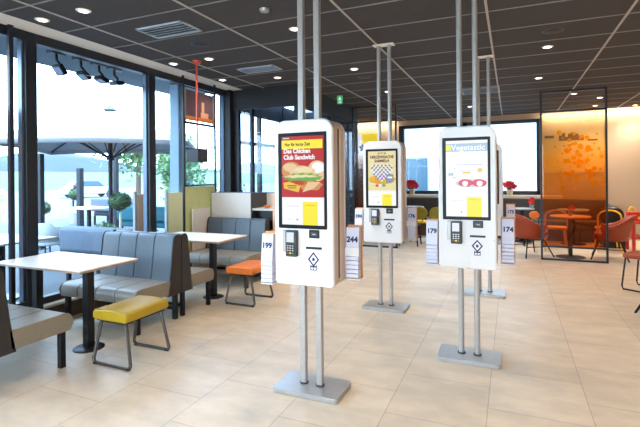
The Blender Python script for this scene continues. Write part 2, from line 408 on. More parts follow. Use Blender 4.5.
struct(mb.build('hills', M['hill']), 'hazy blue wooded hills on the horizon', 'hills')
# canopy over the terrace edge
struct(MB().box(-5.62, -4.62, -4, 6.5, 3.0, 3.16).build('canopy_soffit', M['soffit'], None), 'pale blue canopy soffit outside above the windows', 'canopy')
# track spotlights
def spotlight(y, label, tilt):
    t = thing('spotlight', label, 'spotlight', (-4.85, y, 3.0), 0, 'track spotlights under the outside canopy')
    B('mount', M['dgrey'], t, (-.05, .05, -.09, .09, -.05, 0), .006)
    MB().tube([(0, 0, -.05), (0, 0, -.12), (.03, .03, -.17), (0, .05, -.22)], .017).build('arm', M['legblack'], t)
    mt = Matrix.Translation((0, .04, -.22)) @ Matrix.Rotation(tilt, 4, 'X')
    h = MB().box(-.075, .075, -.065, .065, -.025, .025, mt).build('lamp_head', M['legblack'], t, .008)
    MB().box(-.06, .06, -.05, .05, -.032, -.024, mt).build('lens', M['chrome'], h)
    return t
for y, tl, lb in ((3.54, -.9, 'leftmost dark spotlight under the outside canopy, tilted steeply'), (3.86, -.55, 'second dark spotlight from the left under the outside canopy'),
                  (4.12, -.35, 'third dark spotlight from the left under the outside canopy'), (4.36, .15, 'rightmost dark spotlight under the outside canopy, nearly level')):
    spotlight(y, lb, tl)
# umbrella
def umbrella(loc, label, rz=0):
    t = thing('parasol', label, 'parasol', loc, rz)
    half, zr, za = 1.7, 2.14, 2.92
    mb = MB(); ap = mb.bm.verts.new((0, 0, za)); cs = []
    n = 8
    edge = []
    for c0, c1 in (((-half, -half), (half, -half)), ((half, -half), (half, half)), ((half, half), (-half, half)), ((-half, half), (-half, -half))):
        for i in range(n):
            u = i / n; sg = .05 * math.sin(PI * u)
            edge.append((c0[0] + (c1[0] - c0[0]) * u, c0[1] + (c1[1] - c0[1]) * u, zr + sg))
    E_ = [mb.bm.verts.new(e) for e in edge]; Fq = [mb.bm.verts.new((e[0], e[1], e[2] - .09)) for e in edge]
    for i in range(len(E_)):
        j = (i + 1) % len(E_); mb.bm.faces.new((ap, E_[i], E_[j])); mb.bm.faces.new((E_[i], Fq[i], Fq[j], E_[j]))
    c = mb.build('canopy', M['canvas'], t, angle=20)
    so = c.modifiers.new('solid', 'SOLIDIFY'); so.thickness = .012
    MB().lathe([(.16, 0), (.02, .09), (.015, .12)], 12, (0, 0, za - .01)).build('cap', M['outblue'], t)
    MB().cyl(0, 0, .05, za - .02, .045, 14).build('pole', M['outdark'], t)
    B('base', M['dgrey'], t, (-.4, .4, -.4, .4, -.04, .06), .01)
    MB().cyl(0, 0, 1.86, 1.96, .085, 14).build('hub', M['outdark'], t)
    for k in range(8):
        a = k * PI / 4; L = half * (math.sqrt(2) if k % 2 else 1) * .98; ca, sa = math.cos(a), math.sin(a)
        r = MB().tube([(.05 * ca, .05 * sa, za - .07), (L * ca, L * sa, zr - .03 + (0 if k % 2 else .05))], .016, 6).build('rib', M['outdark'], t)
        q = .52
        MB().tube([(.08 * ca, .08 * sa, 1.92), (L * q * ca, L * q * sa, za - .07 - (za - zr - .04) * q)], .014, 6).build('strut', M['outdark'], r)
    return t
umbrella((-7.75, 6.85, 0.03), 'large square off-white parasol on the terrace, seen through the big window', math.radians(36))
u2 = umbrella((-10.6, 2.3, 0), 'white parasol further left on the terrace, cut off by the left window frame')

def outdoor_post(x, y, h, w, label):
    t = thing('terrace_post', label, 'post', (x, y, -.04))
    B('post', M['outdark'], t, (-w / 2, w / 2, -w / 2, w / 2, 0, h), .006); B('foot_plate', M['dgrey'], t, (-w, w, -w, w, 0, .015))
outdoor_post(-9.55, 6.58, 2.1, .10, 'slim dark post on the terrace beside the heavy window mullion')
outdoor_post(-12.218, 9.658, 1.87, .15, 'short thick dark post on the terrace left of the parasol pole')
outdoor_post(-11.443, 10.318, 2.6, .12, 'dark blue post just right of the parasol pole')

def sofa(loc, rz, L, mback, mseat, label, h=.78):
    t = thing('terrace_sofa', label, 'sofa', loc, rz, None)
    B('seat', mseat, t, (-L / 2, L / 2, -.35, .22, .30, .46), .05, seg=3)
    B('backrest', mback, t, (-L / 2, L / 2, .16, .34, .46, h), .06, seg=3)
    for sx in (-1, 1):
        for y in (-.28, .24): B('leg', M['legblack'], t, (sx * (L / 2 - .1) - .025, sx * (L / 2 - .1) + .025, y - .025, y + .025, 0, .31))
    return t
sofa((-5.50, 4.86, -.04), PI, 1.4, M['outblue'], M['outblue'], 'pale blue-grey padded sofa just outside the window behind the nearest table', .84)
sofa((-8.5, 8.75, -.04), PI, 1.7, M['outteal'], M['outteal'], 'teal padded sofa on the terrace behind the topiary tree', .84)
sofa((-12.0, 10.9, -.04), PI, 1.8, M['outblue'], M['outdark'], 'mauve-grey backed sofa further out left of the teal one', .9)
def tub(loc, rz, label):
    t = thing('terrace_chair', label, 'chair', loc, rz)
    mb = MB(); n = 14; ring = []
    for z, r in ((.40, .26), (.55, .29), (.78, .30)):
        ring.append([mb.bm.verts.new((r * math.sin(a), r * math.cos(a), z - (.08 if z > .7 and abs(a) > 1.2 else 0))) for a in [(-1.9 + 3.8 * k / n) for k in range(n + 1)]])
    for A_, B_ in zip(ring, ring[1:]):
        for k in range(n): mb.bm.faces.new((A_[k], A_[k + 1], B_[k + 1], B_[k]))
    o = mb.build('backrest', M['outlight'], t); o.modifiers.new('s', 'SOLIDIFY').thickness = .03
    MB().lathe([(.25, .38), (.27, .40), (.27, .44), (.24, .46)], 20).build('seat', M['outlight'], t)
    for a in (.8, 2.35, 3.93, 5.5): MB().tube([(.18 * math.cos(a), .18 * math.sin(a), .39), (.26 * math.cos(a), .26 * math.sin(a), 0)], .014, 6).build('leg', M['legblack'], t)
    return t
tub((-7.6, 5.35, -.04), PI, 'light grey tub chair on the terrace above the left end of the blue sofa')
def ped_table(loc, sx, sy, h, label, m, rz=0, name='terrace_table'):
    t = thing(name, label, 'table', loc, rz)
    B('tabletop', m, t, (-sx / 2, sx / 2, -sy / 2, sy / 2, h - .025, h), .006)
    B('pedestal', M['legblack'], t, (-.04, .04, -.04, .04, .02, h - .025)); MB().cyl(0, 0, 0, .02, .22).build('base', M['legblack'], t)
    return t
ped_table((-6.05, 3.62, -.04), 1.1, .8, .78, 'white terrace table just outside the left window bay', M['outwhite'])
ped_table((-10.3, 8.4, -.04), 1.3, .8, .78, 'pale terrace table standing before the mauve-grey sofa', M['outlight'], -.2)
def topiary(loc, h, r, label, seed=1, n=500, pot=.22):
    rg = random.Random(seed)
    t = thing('topiary_tree', label, 'tree', loc)
    MB().lathe([(pot * .75, 0), (pot, .38), (pot * .93, .38), (pot * .9, .33)], 20).build('pot', M['potwhite'], t)
    MB().tube([(0, 0, .3), (.01, 0, h - r)], .022, 8).build('trunk', M['bark'], t)
    MB().ball((0, 0, h), r * .86, (1, 1, .8), 3, .05, rg).leaves((0, 0, h), (r, r, r * .82), n, r * .13, rg, .85).build('crown', M['leaf'], t)
    return t
topiary((-6.475, 5.923, -.04), 1.13, .20, 'round clipped topiary tree with pale trunk outside behind the grey bench')
topiary((-13.9, 10.8, -.04), 1.0, .24, 'far round topiary bush left of the short thick post', 2)
topiary((-11.3, 7.8, -.04), .78, .22, 'low round topiary bush beside the far terrace table', 3)
def planter(loc, label, seed, flowers=True, L=.5):
    rg = random.Random(seed); t = thing('flower_planter', label, 'planter', loc)
    B('trough', M['potwhite'], t, (-L / 2, L / 2, -.14, .14, 0, .55), .01)
    MB().leaves((0, 0, .62), (L * .5, .14, .12), 220, .035, rg, .2).build('foliage', M['leafpale'], t)
    if flowers:
        mb = MB()
        for _ in range(14): mb.ball((rg.uniform(-L / 2, L / 2), rg.uniform(-.1, .1), rg.uniform(.66, .74)), .022, sub=1)
        mb.build('blossoms', M['outwhite'], t)
    return t
planter((-5.46, 5.49, -.04), 'white trough of small white flowers by the second window mullion', 5, True, .4)
planter((-7.03, 6.1, -.04), 'trough of pale leafy plants beside the topiary trunk', 6, False, .5)
# wind screens outside
def screen_panel(x, y0, y1, z0, z1, m, label):
    t = thing('wind_screen', label, 'screen', (x, (y0 + y1) / 2, -.04)); h = (y1 - y0) / 2
    B('panel', m, t, (-.012, .012, -h + .02, h - .02, z0, z1), .002)
    for s_ in (-1, 1): B('post', M['outwhite'], t, (-.02, .02, s_ * h - .02, s_ * h + .02, 0, z1 + .04), .003)
screen_panel(-4.70, 4.55, 4.81, .5, 1.32, M['peach'], 'peach wind screen outside left of the second mullion')
screen_panel(-4.70, 5.15, 5.55, .3, 1.32, M['tan'], 'tan brown wind screen outside right of the second mullion')
screen_panel(-4.95, 2.3, 2.92, .3, 2.3, M['peach'], 'tall peach wind screen outside at the left edge')
# trees
def tree(loc, h, r, m, label, seed, n=900, size=.12, droop=.6):
    rg = random.Random(seed); t = thing('tree', label, 'tree', loc)
    MB().tube([(0, 0, 0), (.05, 0, h * .4), (0, .05, h * .8)], r * .09, 8, r * .03).build('trunk', M['brownbark'], t)
    mb = MB()
    for _ in range(7):
        c = (rg.uniform(-.5, .5) * r, rg.uniform(-.5, .5) * r, h * .72 + rg.uniform(-.25, .3) * r)
        mb.leaves(c, (r * .6, r * .6, r * .55), n // 7, size, rg, .2, droop)
    mb.build('crown', m, t)
tree((-14.5, 14.2, -.08), 4.6, 1.6, M['leafpale'], 'pale drooping tree behind the parasol, seen past the second mullion', 7, 1600, .12, .9)
tree((-11.5, 13.2, -.08), 3.3, 1.5, M['leafpale'], 'bushy pale green tree behind the tan wind screen', 8, 1600, .12, .8)
tree((-17.5, 9.5, -.08), .9, .9, M['leafpale'], 'low pale bush at the far edge of the terrace', 9, 500, .08, .2)
tree((-13.6, 19.2, -.06), 1.3, 1.1, M['leafdark'], 'dark green shrub outside the entrance box', 10, 900, .08, .2)
# outdoor fence of slanted white bars seen through the vestibule
t = thing('white_fence', 'white picket fence on the road seen through the entrance glass', 'fence', (-19.5, 24.5, -.18), .2)
mb = MB()
for i in range(30): mb.box(-4.5 + i * .3, -4.5 + i * .3 + .1, -.02, .02, .1, 1.05)
mb.build('pickets', M['outwhite'], t); B('rail', M['outlight'], t, (-4.5, 4.6, -.03, .03, .9, 1.0))
# cars
def car(loc, rz, m, label):
    t = thing('parked_car', label, 'car', loc, rz)
    MB().prism([(-2.1, .3), (2.1, .3), (2.15, .65), (1.9, .85), (1.0, .92), (-1.9, .95), (-2.1, .7)], 'y', -.85, .85).build('body', m, t, .05)
    MB().prism([(-1.7, .93), (1.0, .91), (.45, 1.4), (-1.25, 1.42)], 'y', -.72, .72).build('cabin', M['winblue'], t, .05)
    for sx in (-1.35, 1.35):
        for sy in (-.8, .8):
            w_ = MB().lathe([(.31, -.09), (.32, 0), (.31, .09)], 18).build('wheel', M['dgrey'], t, loc=(sx, sy, .32)); w_.rotation_euler = (PI / 2, 0, 0)
    return t
c1 = car((-37, 20, -.08), 1.3, M['outwhite'], 'white car parked on the road, furthest left')
dup(c1, (-33, 27, -.08), 1.3, 'white car parked on the road between post and parasol pole')
dup(c1, (-29, 34, -.08), 1.1, 'white car parked on the road right of the parasol pole')
# seated person on the terrace edge
t = thing('person', 'seated person in dark blue clothes far out on the terrace', 'person', (-22.55, 17.5, -.10), 1.0)
me = bpy.data.meshes.new('body')
vs = [(0, 0, .50), (0, .02, .75), (0, .03, .98), (0, .02, 1.07), (0, 0, 1.20), (.19, .02, 1.0), (.24, -.05, .76), (.14, -.25, .62), (-.19, .02, 1.0), (-.24, -.05, .76), (-.14, -.25, .62),
      (.10, 0, .48), (.12, -.42, .48), (.12, -.40, .06), (.12, -.52, .03), (-.10, 0, .48), (-.12, -.42, .48), (-.12, -.40, .06), (-.12, -.52, .03)]
es = [(0, 1), (1, 2), (2, 3), (3, 4), (2, 5), (5, 6), (6, 7), (2, 8), (8, 9), (9, 10), (0, 11), (11, 12), (12, 13), (13, 14), (0, 15), (15, 16), (16, 17), (17, 18)]
rad = [.13, .13, .12, .055, .10, .055, .045, .03, .055, .045, .03, .09, .06, .045, .035, .09, .06, .045, .035]
me.from_pydata(vs, es, []); me.materials.append(M['navy'])
o = bpy.data.objects.new('body', me); COL.objects.link(o); o.parent = t
sk = o.modifiers.new('skin', 'SKIN')
if not me.skin_vertices: bpy.context.view_layer.update()
for i, r_ in enumerate(rad):
    me.skin_vertices[0].data[i].radius = (r_, r_); me.skin_vertices[0].data[i].use_root = (i == 0)
o.modifiers.new('sub', 'SUBSURF').levels = 1
MB().ball((0, .01, 1.22), .105, (1, 1.05, 1.0), 2).build('hair', M['brownbark'], t)
t = thing('terrace_block', 'concrete seat block under the seated person', 'seat block', (-22.55, 17.5, -.10), 1.0); B('block', M['potwhite'], t, (-.3, .3, -.12, .25, 0, .345), .02)
# neighbouring pale wing and building behind the back window
t = thing('neighbour_building', 'white rendered building with a blue window behind the back window', 'building', (-2, 19, -.06))
B('wall', M['facade'], t, (-7, 12, 0, 4, 0, 7)); wv = B('window', M['outwhite'], t, (-2.22, -1.18, -.03, 0, .85, 2.35))
B('pane', M['winblue'], wv, (-2.17, -1.23, -.045, -.03, .9, 2.3)); MB().box(-1.72, -1.68, -.055, -.045, .9, 2.3).box(-2.17, -1.23, -.055, -.045, 1.95, 1.99).build('glazing_bar', M['outblue'], wv)
t = thing('canopy_column', 'pale blue column holding the outside canopy beyond the second mullion', 'column', (-4.95, 5.70, -.04))
B('shaft', M['paleblue'], t, (-.09, .09, -.09, .09, 0, 3.04), .01); B('foot_plate', M['dgrey'], t, (-.14, .14, -.14, .14, 0, .02))

# ================================================================ CEILING FITTINGS
def downlight(x, y, label=None, group='recessed ceiling downlights', visible=True):
    t = thing('downlight', label or 'small round recessed ceiling downlight', 'downlight', (x, y, 3.0), 0, group)
    MB().lathe([(.042, -.004), (.060, -.004), (.064, 0.0), (.042, .0)], 28).build('rim', M['plaster'], t)
    MB().lathe([(.0, -.0065), (.04, -.0065), (.04, -.0045)], 28).build('lens', GL, t)
    ld = bpy.data.lights.new('downlight_lamp', 'SPOT'); ld.energy = LAMP_W * (.16 if x < -3.1 else 1); ld.color = LAMP_COL; ld.shadow_soft_size = .05; ld.spot_size = math.radians(125); ld.spot_blend = 1.0
    lo = bpy.data.objects.new('downlight_lamp', ld); COL.objects.link(lo); lo.parent = t; lo.location = (0, 0, -.03)
    return t
GL = glow('lamp_lens', (255, 236, 205), 7.0)
vis = [((2.5, 11.62), 'downlight washing the back wall at the right edge'),
       ((-4.04, 2.81), 'downlight nearest the left corner, above the first table, close to the white strip'),
       ((-3.49, 2.81), 'downlight above the nearest table, right of the one by the strip'),
       ((-4.06, 4.60), 'downlight by the white strip just left of the red pendant rod'),
       ((-3.49, 4.60), 'downlight right beside the red pendant rod mount'),
       ((-4.06, 5.68), 'downlight at the far end of the white strip'),
       ((-3.22, 5.90), 'downlight in front of the black bulkhead, below the small vent'),
       ((-2.00, 4.04), 'downlight left of the poles of the foremost burger kiosk'),
       ((-2.00, 5.89), 'downlight right of the exit sign, left of the heart poster kiosk poles'),
       ((-2.00, 7.71), 'downlight seen between the poles of the heart poster kiosk'),
       ((.405, 5.85), 'large looking downlight right of centre below the round speaker'),
       ((.405, 7.67), 'downlight above the left post of the amber glass frame'),
       ((1.085, 9.46), 'downlight seen through the top of the amber glass frame'),
       ((1.61, 10.16), 'downlight by the right post of the amber glass frame'),
       ((1.70, 11.3), 'furthest downlight close to the back wall cove'),
       ((-.81, 10.18), 'far downlight between the poles of the foremost right kiosk')]
for (x, y), lb in vis: downlight(x, y, lb)
for x in (-3.49, -2.0, -.8, .4, 1.9, 3.5, 5.0):
    for y in ((-3.0, -1.2, .6) if x < 1.5 else (-3.0, -1.0, 1.0, 3.0)): downlight(x, y, 'recessed downlight outside the picture', 'downlights outside the picture')
for x in (3.6, 5.0):
    for y in (5.0, 7.5, 10): downlight(x, y, 'recessed downlight outside the picture', 'downlights outside the picture')
def vent(x0, x1, y0, y1, label):
    cx, cy, hx, hy = (x0 + x1) / 2, (y0 + y1) / 2, (x1 - x0) / 2, (y1 - y0) / 2
    t = thing('ceiling_vent', label, 'vent', (cx, cy, 2.999), 0, None)
    MB().box(-hx, hx, -hy, -hy + .02, -.012, 0).box(-hx, hx, hy - .02, hy, -.012, 0).box(-hx, -hx + .02, -hy, hy, -.012, 0).box(hx - .02, hx, -hy, hy, -.012, 0).build('frame', M['vent'], t)
    B('backing', M['black'], t, (-hx + .02, hx - .02, -hy + .02, hy - .02, -.003, -.001))
    n = 5
    for i in range(n):
        y = -hy + .02 + (2 * hy - .04) * (i + .5) / n
        mt = Matrix.Translation((0, y, -.010)) @ Matrix.Rotation(.7, 4, 'X')
        MB().box(-hx + .02, hx - .02, -.014, .014, -.0015, .0015, mt).build('louvre', M['vent'], t)
vent(-3.45, -2.87, 3.36, 3.68, 'rectangular slatted ceiling vent above the seating, nearest one')
vent(-3.47, -2.90, 5.18, 5.46, 'slatted ceiling vent near the black bulkhead')
vent(-.80, -.17, 8.06, 8.62, 'slatted ceiling vent above the right hand kiosks')
for (x, y), lb in (((-3.2, 4.06), 'round black ceiling speaker above the pendant table'), ((.415, 5.22), 'round dark ceiling speaker right of the kiosk poles'), ((-2.02, 6.43), 'round dark ceiling speaker right of the exit sign')):
    t = thing('ceiling_speaker', lb, 'speaker', (x, y, 3.0)); MB().lathe([(.085, -.006), (.095, 0)], 28).build('grille', M['blackwall'], t); MB().lathe([(.086, -.004), (.10, -.004), (.104, 0), (.086, 0)], 28).build('rim', M['dgrey'], t)
t = thing('smoke_detector', 'small pale smoke detector on the ceiling near the top edge', 'smoke detector', (-2.01, 3.45, 3.0))
MB().lathe([(.02, -.03), (.04, -.022), (.045, 0)], 20).build('housing', M['steel'], t)
# exit sign
t = thing('exit_sign', 'small green emergency exit sign hanging below the ceiling', 'exit sign', (-2.89, 7.68, 2.915), YAW)
t.scale = (.68, .68, .55)
B('housing', M['outwhite'], t, (-.075, .075, -.015, .015, -.14, .14), .004)
GE = glow('exit_green', (60, 170, 110), 1.1); GW = glow('exit_white', (230, 250, 235), 1.1)
B('face', GE, t, (-.07, .07, -.019, -.016, -.13, .13))
MB().prism([(-.04, -.03), (-.015, -.03), (.0, .02), (.02, -.01), (.045, -.01), (.045, .005), (.02, .01), (.01, .05), (-.02, .05), (-.045, .03), (-.045, .015), (-.02, .03), (-.015, .01)], 'y', -.0225, -.0195).prism(ell(.0, .075, .014, .018, 12), 'y', -.0225, -.0195).prism([(-.04, -.09), (.01, -.09), (.01, -.105), (.04, -.08), (.01, -.055), (.01, -.07), (-.04, -.07)], 'y', -.0225, -.0195).build('running_figure', GW, t)
MB().tube([(0, 0, .14), (0, 0, .155)], .01, 6).build('hanger', M['black'], t)
# pendant
t = thing('pendant_lamp', 'box pendant lamp on a red-orange rod above the second table', 'pendant lamp', (-3.70, 4.62, 0))
MB().lathe([(.055, 2.975), (.06, 3.0)], 24).build('ceiling_cup', M['redrod'], t); MB().cyl(0, 0, 1.87, 2.98, .012, 10).build('rod', M['redrod'], t)
s_ = .093
MB().box(-s_, s_, -s_, -s_ + .006, 1.70, 1.87).box(-s_, s_, s_ - .006, s_, 1.70, 1.87).box(-s_, -s_ + .006, -s_, s_, 1.70, 1.87).box(s_ - .006, s_, -s_, s_, 1.70, 1.87).box(-s_, s_, -s_, s_, 1.864, 1.87).build('lamp_shade', M['shade'], t)
B('diffuser', glow('pendant_glow', (255, 190, 130), 2.5), t, (-s_ + .008, s_ - .008, -s_ + .008, s_ - .008, 1.715, 1.72))

# ================================================================ GLASS DIVIDERS
def divider(name, x0, x1, y, label, film, ztop, zt, z0):
    t = thing(name, label, 'glass divider', ((x0 + x1) / 2, y, 0)); h = (x1 - x0) / 2; w = .016
    MB().box(-h - w, -h + w, -w, w, 0, ztop).box(h - w, h + w, -w, w, 0, ztop).box(-h, h, -w, w, 0, 2 * w).box(-h, h, -w, w, ztop - 2 * w, ztop).box(-h, h, -w, w, zt - w, zt + w).box(-h, h, -w, w, z0 - w, z0 + w).build('frame', M['blackframe'], t)
    B('glass_panel', film, t, (-h + w, h - w, -.004, .004, z0 + w, zt - w))
    return t
# (z, transparency tint, pigment colour, pigment cover)
amber = glass('amber_print_glass', (1, 1, 1), 1.0, [(.25, (.86, .46, .24), (150, 50, 20), .05), (.95, (.88, .54, .26), (180, 84, 26), .10), (1.2, (.92, .62, .30), (200, 110, 30), .16), (1.75, (1, .76, .34), (240, 160, 20), .18), (2.15, (1, .88, .60), (240, 200, 130), .08), (2.6, (1, .98, .95), (240, 225, 200), .03)])
brown = glass('brown_print_glass', (1, 1, 1), 1.0, [(.25, (.55, .34, .24), (90, 45, 30), .12), (.9, (.7, .42, .28), (110, 60, 44), .18), (1.3, (.67, .58, .54), (110, 86, 80), .3), (1.75, (.79, .72, .69), (150, 120, 112), .22), (2.0, (.98, .97, .96), (220, 210, 205), .05), (2.6, (1, .99, .98), (240, 230, 220), .02)])
dv = divider('glass_divider', .49, 1.475, 8.75, 'amber glass divider in a slim black frame before the round table', amber, 2.965, 2.60, .24)
rg = random.Random(3); mb = MB()
for _ in range(90):
    x = rg.gauss(.12, .22); z = rg.gauss(1.75, .32); r_ = rg.uniform(.015, .045)
    if abs(x) < .43 and 1.15 < z < 2.25: mb.prism(ell(x, z, r_, r_, 8), 'y', -.007 - rg.random() * .002, -.0045)
m_ = mat('printed_amber_dots', (255, 190, 30), .6, 0, .1)
n_ = m_.node_tree.nodes; tl_ = n_.new('ShaderNodeBsdfTranslucent'); tl_.inputs[0].default_value = rgb(255, 200, 40); tr = n_.new('ShaderNodeBsdfTransparent'); tr.inputs[0].default_value = (1, .75, .2, 1); mxs = n_.new('ShaderNodeMixShader'); mxs.inputs[0].default_value = .3
m_.node_tree.links.new(tl_.outputs[0], mxs.inputs[2]); m_.node_tree.links.new(tr.outputs[0], mxs.inputs[1]); m_.node_tree.links.new(mxs.outputs[0], n_['Material Output'].inputs[0])
mb.build('printed_dots', m_, dv)
divider('glass_divider', -3.13, -2.19, 9.1, 'brown tinted glass divider behind the heart poster kiosk', brown, 2.985, 2.66, .25)
# slim poster frame by the window
t = thing('poster_frame', 'tall black frame holding a mauve poster and a lime panel by the window', 'display frame', (-4.37, 5.52, 0))
h = .375; w = .013
MB().box(-w, w, -h - w, -h + w, 0, 2.99).box(-w, w, h - w, h + w, 0, 2.99).box(-w, w, -h, h, 2.30, 2.335).box(-w, w, -h, h, 1.375, 1.40).box(-w, w, -h, h, 2.83, 2.85).box(-w, w, -h, h, .3, .32).build('frame', M['blackframe'], t)
po = B('poster', mat('mauve_print', (112, 86, 94), .5, 0, .1, 3), t, (-.006, .006, -h + .06, h - .06, 2.42, 2.80))
B('orange_band', mat('orange_print', (236, 140, 50), .5, 0, .08, 8), po, (-.008, .008, -h + .06, h - .06, 2.355, 2.42)); MB().box(-.009, .009, .02, .2, 2.42, 2.50).box(-.009, .009, .04, .1, 2.5, 2.66).build('pale_motif', M['peach'], po)
B('poster_margin', M['outwhite'], t, (-.007, .007, -h + .02, -h + .06, 2.34, 2.82)); B('poster_margin', M['outwhite'], t, (-.007, .007, h - .06, h - .02, 2.34, 2.82))
B('lime_panel', M['green'], t, (-.006, .006, -h + .02, h - .02, .32, 1.37)); B('glass', M['glass'], t, (-.003, .003, -h + w, h - w, 1.40, 2.30))

# ================================================================ BOOTH BENCHES
BX0, BX1 = -4.28, -3.27
def make_bench(label, segs=4):
    t = thing('booth_bench', label, 'bench', (0, 0, 0), 0, None)
    L = BX1 - BX0; w = L / segs
    mb = MB()
    for i in range(segs):
        x0 = -L / 2 + i * w
        mb.prism([(p[0], p[1]) for p in [(-.62, .29), (-.10, .29), (-.10, .425), (-.58, .43), (-.612, .425), (-.64, .40), (-.65, .36), (-.64, .31)]], 'x', x0 + .002, x0 + w - .002)
    mb.build('seat', M['seatvinyl'], t, .008, 2, 50)
    mb = MB()
    for i in range(segs):
        x0 = -L / 2 + i * w
        mb.prism([(-.20, .27), (-.03, .27), (-.03, .86), (-.045, .885), (-.07, .895), (-.095, .885), (-.115, .85), (-.16, .5)], 'x', x0 + .002, x0 + w - .002)
    mb.build('backrest', M['vinyl'], t, .008, 2, 50)
    # upholstered end caps and rear shell
    e = .012
    for sx in (-1, 1):
        a, b = sorted((sx * L / 2, sx * (L / 2 + e)))
        MB().prism([(-.205, .268), (-.005, .268), (-.005, .87), (-.03, .90), (-.07, .90), (-.10, .885), (-.12, .85), (-.165, .5)], 'x', a, b).build('back_end_panel', M['darkvinyl'], t, .004)
        MB().prism([(-.625, .288), (-.17, .288), (-.155, .43), (-.58, .434), (-.615, .427), (-.643, .40), (-.653, .36), (-.643, .31)], 'x', a, b).build('seat_end_panel', M['taupe'], t, .004)
    B('rear_shell', M['darkvinyl'], t, (-L / 2, L / 2, -.03, -.004, .268, .885), .006)
    for sx in (-1, 1):
        for y in (-.58, -.06):
            x = sx * (L / 2 - .03); B('leg', M['legblack'], t, (x - .022, x + .022, y - .022, y + .022, 0, .29), .003)
    MB().box(-L / 2 + .03, L / 2 - .03, -.075, -.045, .10, .13).build('rail', M['legblack'], t)
    return t
bc = (BX0 + BX1) / 2
b0 = make_bench('grey booth bench in the left foreground, cut off by the picture edge'); b0.location = (bc, 1.85, 0); b0.rotation_euler = (0, 0, PI)
dup(b0, (bc, 3.79, 0), 0, 'blue-grey booth bench facing the nearest white table, behind the yellow stool')
dup(b0, (bc, 3.795, 0), PI, 'booth bench back to back with the previous one, facing the second table').scale = (1, .86, 1)
dup(b0, (bc, 5.70, 0), 0, 'blue-grey booth bench at the white partition behind the second table')
def booth_table(x, y, ped, label):
    t = thing('dining_table', label, 'table', (x, y, 0))
    B('tabletop', M['tablewhite'], t, (-.555, .555, -.31, .31, .732, .745), .004)
    B('tabletop_edge', M['tableedge'], t, (-.55, .55, -.305, .305, .716, .732), .002)
    for px_, py_ in ped:
        p = B('pedestal', M['legblack'], t, (px_ - .034, px_ + .034, py_ - .034, py_ + .034, .012, .716), .003)
        MB().lathe([(.128, 0), (.128, .006), (.11, .014), (.03, .016)], 32, (px_, py_, 0)).build('base', M['legblack'], p)
booth_table(-3.80, 2.865, ((.345, -.06), (-.42, 0)), 'long white rectangular table nearest the camera on two black pedestals')
booth_table(-3.735, 4.66, ((.28, -.06), (-.42, -.02)), 'second white rectangular table under the box pendant lamp')

def make_stool(label, m):
    t = thing('stool', label, 'stool', (0, 0, 0), 0, 'padded sled stools')
    mb = MB(); mb.prism([(-.17, .365), (.17, .365), (.185, .385), (.185, .425), (.165, .447), (.05, .455), (-.05, .455), (-.165, .447), (-.185, .425), (-.185, .385)], 'y', -.235, .235)
    mb.build('seat', m, t, .025, 3, 60)
    B('under_pan', M['legblack'], t, (-.16, .16, -.21, .21, .352, .366), .003)
    for sy in (-1, 1):
        y0, y1 = sy * .185, sy * .215
        pts = []
        def arc(cx, cz, r, a0, a1, n=5):
            for i in range(n + 1):
                a = math.radians(a0 + (a1 - a0) * i / n); f_ = (.36 - (cz + r * math.sin(a))) / .36
                pts.append((cx + r * math.cos(a), y0 + (y1 - y0) * f_, cz + r * math.sin(a)))
        arc(-.105, .315, .035, 100, 172); arc(-.165, .045, .035, 188, 262); arc(.165, .045, .035, 278, 352); arc(.105, .315, .035, 8, 80)
        f_ = MB().tube(pts, .0135, 8, closed=True).build('sled_frame', M['gunmetal'], t)
        for sx in (-1, 1): B('foot', M['black'], f_, (sx * .175 - .018, sx * .175 + .018, y1 - .014, y1 + .014, 0, .02), .004)
    return t
make_stool('yellow padded stool on a sled frame beside the nearest table', M['yellow']).location = (-2.935, 2.80, 0)
make_stool('orange padded stool on a sled frame beside the second table', M['orange']).location = (-2.93, 4.615, 0)

# service cabinet behind the last bench
t = thing('tray_return_cabinet', 'white tray return cabinet behind the last bench with open shelf niche', 'cabinet', (0, 5.78, 0))
B('white_side', mat('white_laminate', (224, 216, 206), .5, 0, .02, 4), t, (-4.34, -3.62, -.03, .02, 0, 1.265), .003)
B('divider_panel', M['dgrey'], t, (-3.62, -3.60, -.03, .5, 0, 1.265), .002)
B('rear_panel', MATS['white_laminate'], t, (-3.60, -3.24, .42, .5, 0, 1.265)); B('end_panel', M['tan'], t, (-3.24, -3.20, -.03, .5, 0, 1.265), .002)
B('top_edge', M['dgrey'], t, (-4.34, -3.20, -.032, .03, 1.265, 1.275)); B('sloped_shelf', MATS['white_laminate'], t, (-3.60, -3.24, -.02, .42, 1.0, 1.03), .003)
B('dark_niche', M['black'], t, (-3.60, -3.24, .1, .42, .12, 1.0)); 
for z in (.5, .7, .86): B('shelf', M['dgrey'], t, (-3.60, -3.24, -.02, .12, z, z + .012))
o = tag(MB().ball((0, 0, .02), .045, (1.3, 1, .5), 2, .1, random.Random(2)).build('orange_snack_box', M['orange'], None, loc=(-3.42, 5.9, 1.035)), 'small orange paper box on the tray return shelf', 'box')
t = thing('low_partition', 'low off-white side panel in front of the lime panel', 'partition', (-4.315, 5.46, 0)); B('panel', MATS['white_laminate'], t, (-.012, .012, -.20, .20, 0, 1.04), .003); B('foot', M['dgrey'], t, (-.02, .02, -.20, .20, 0, .03))

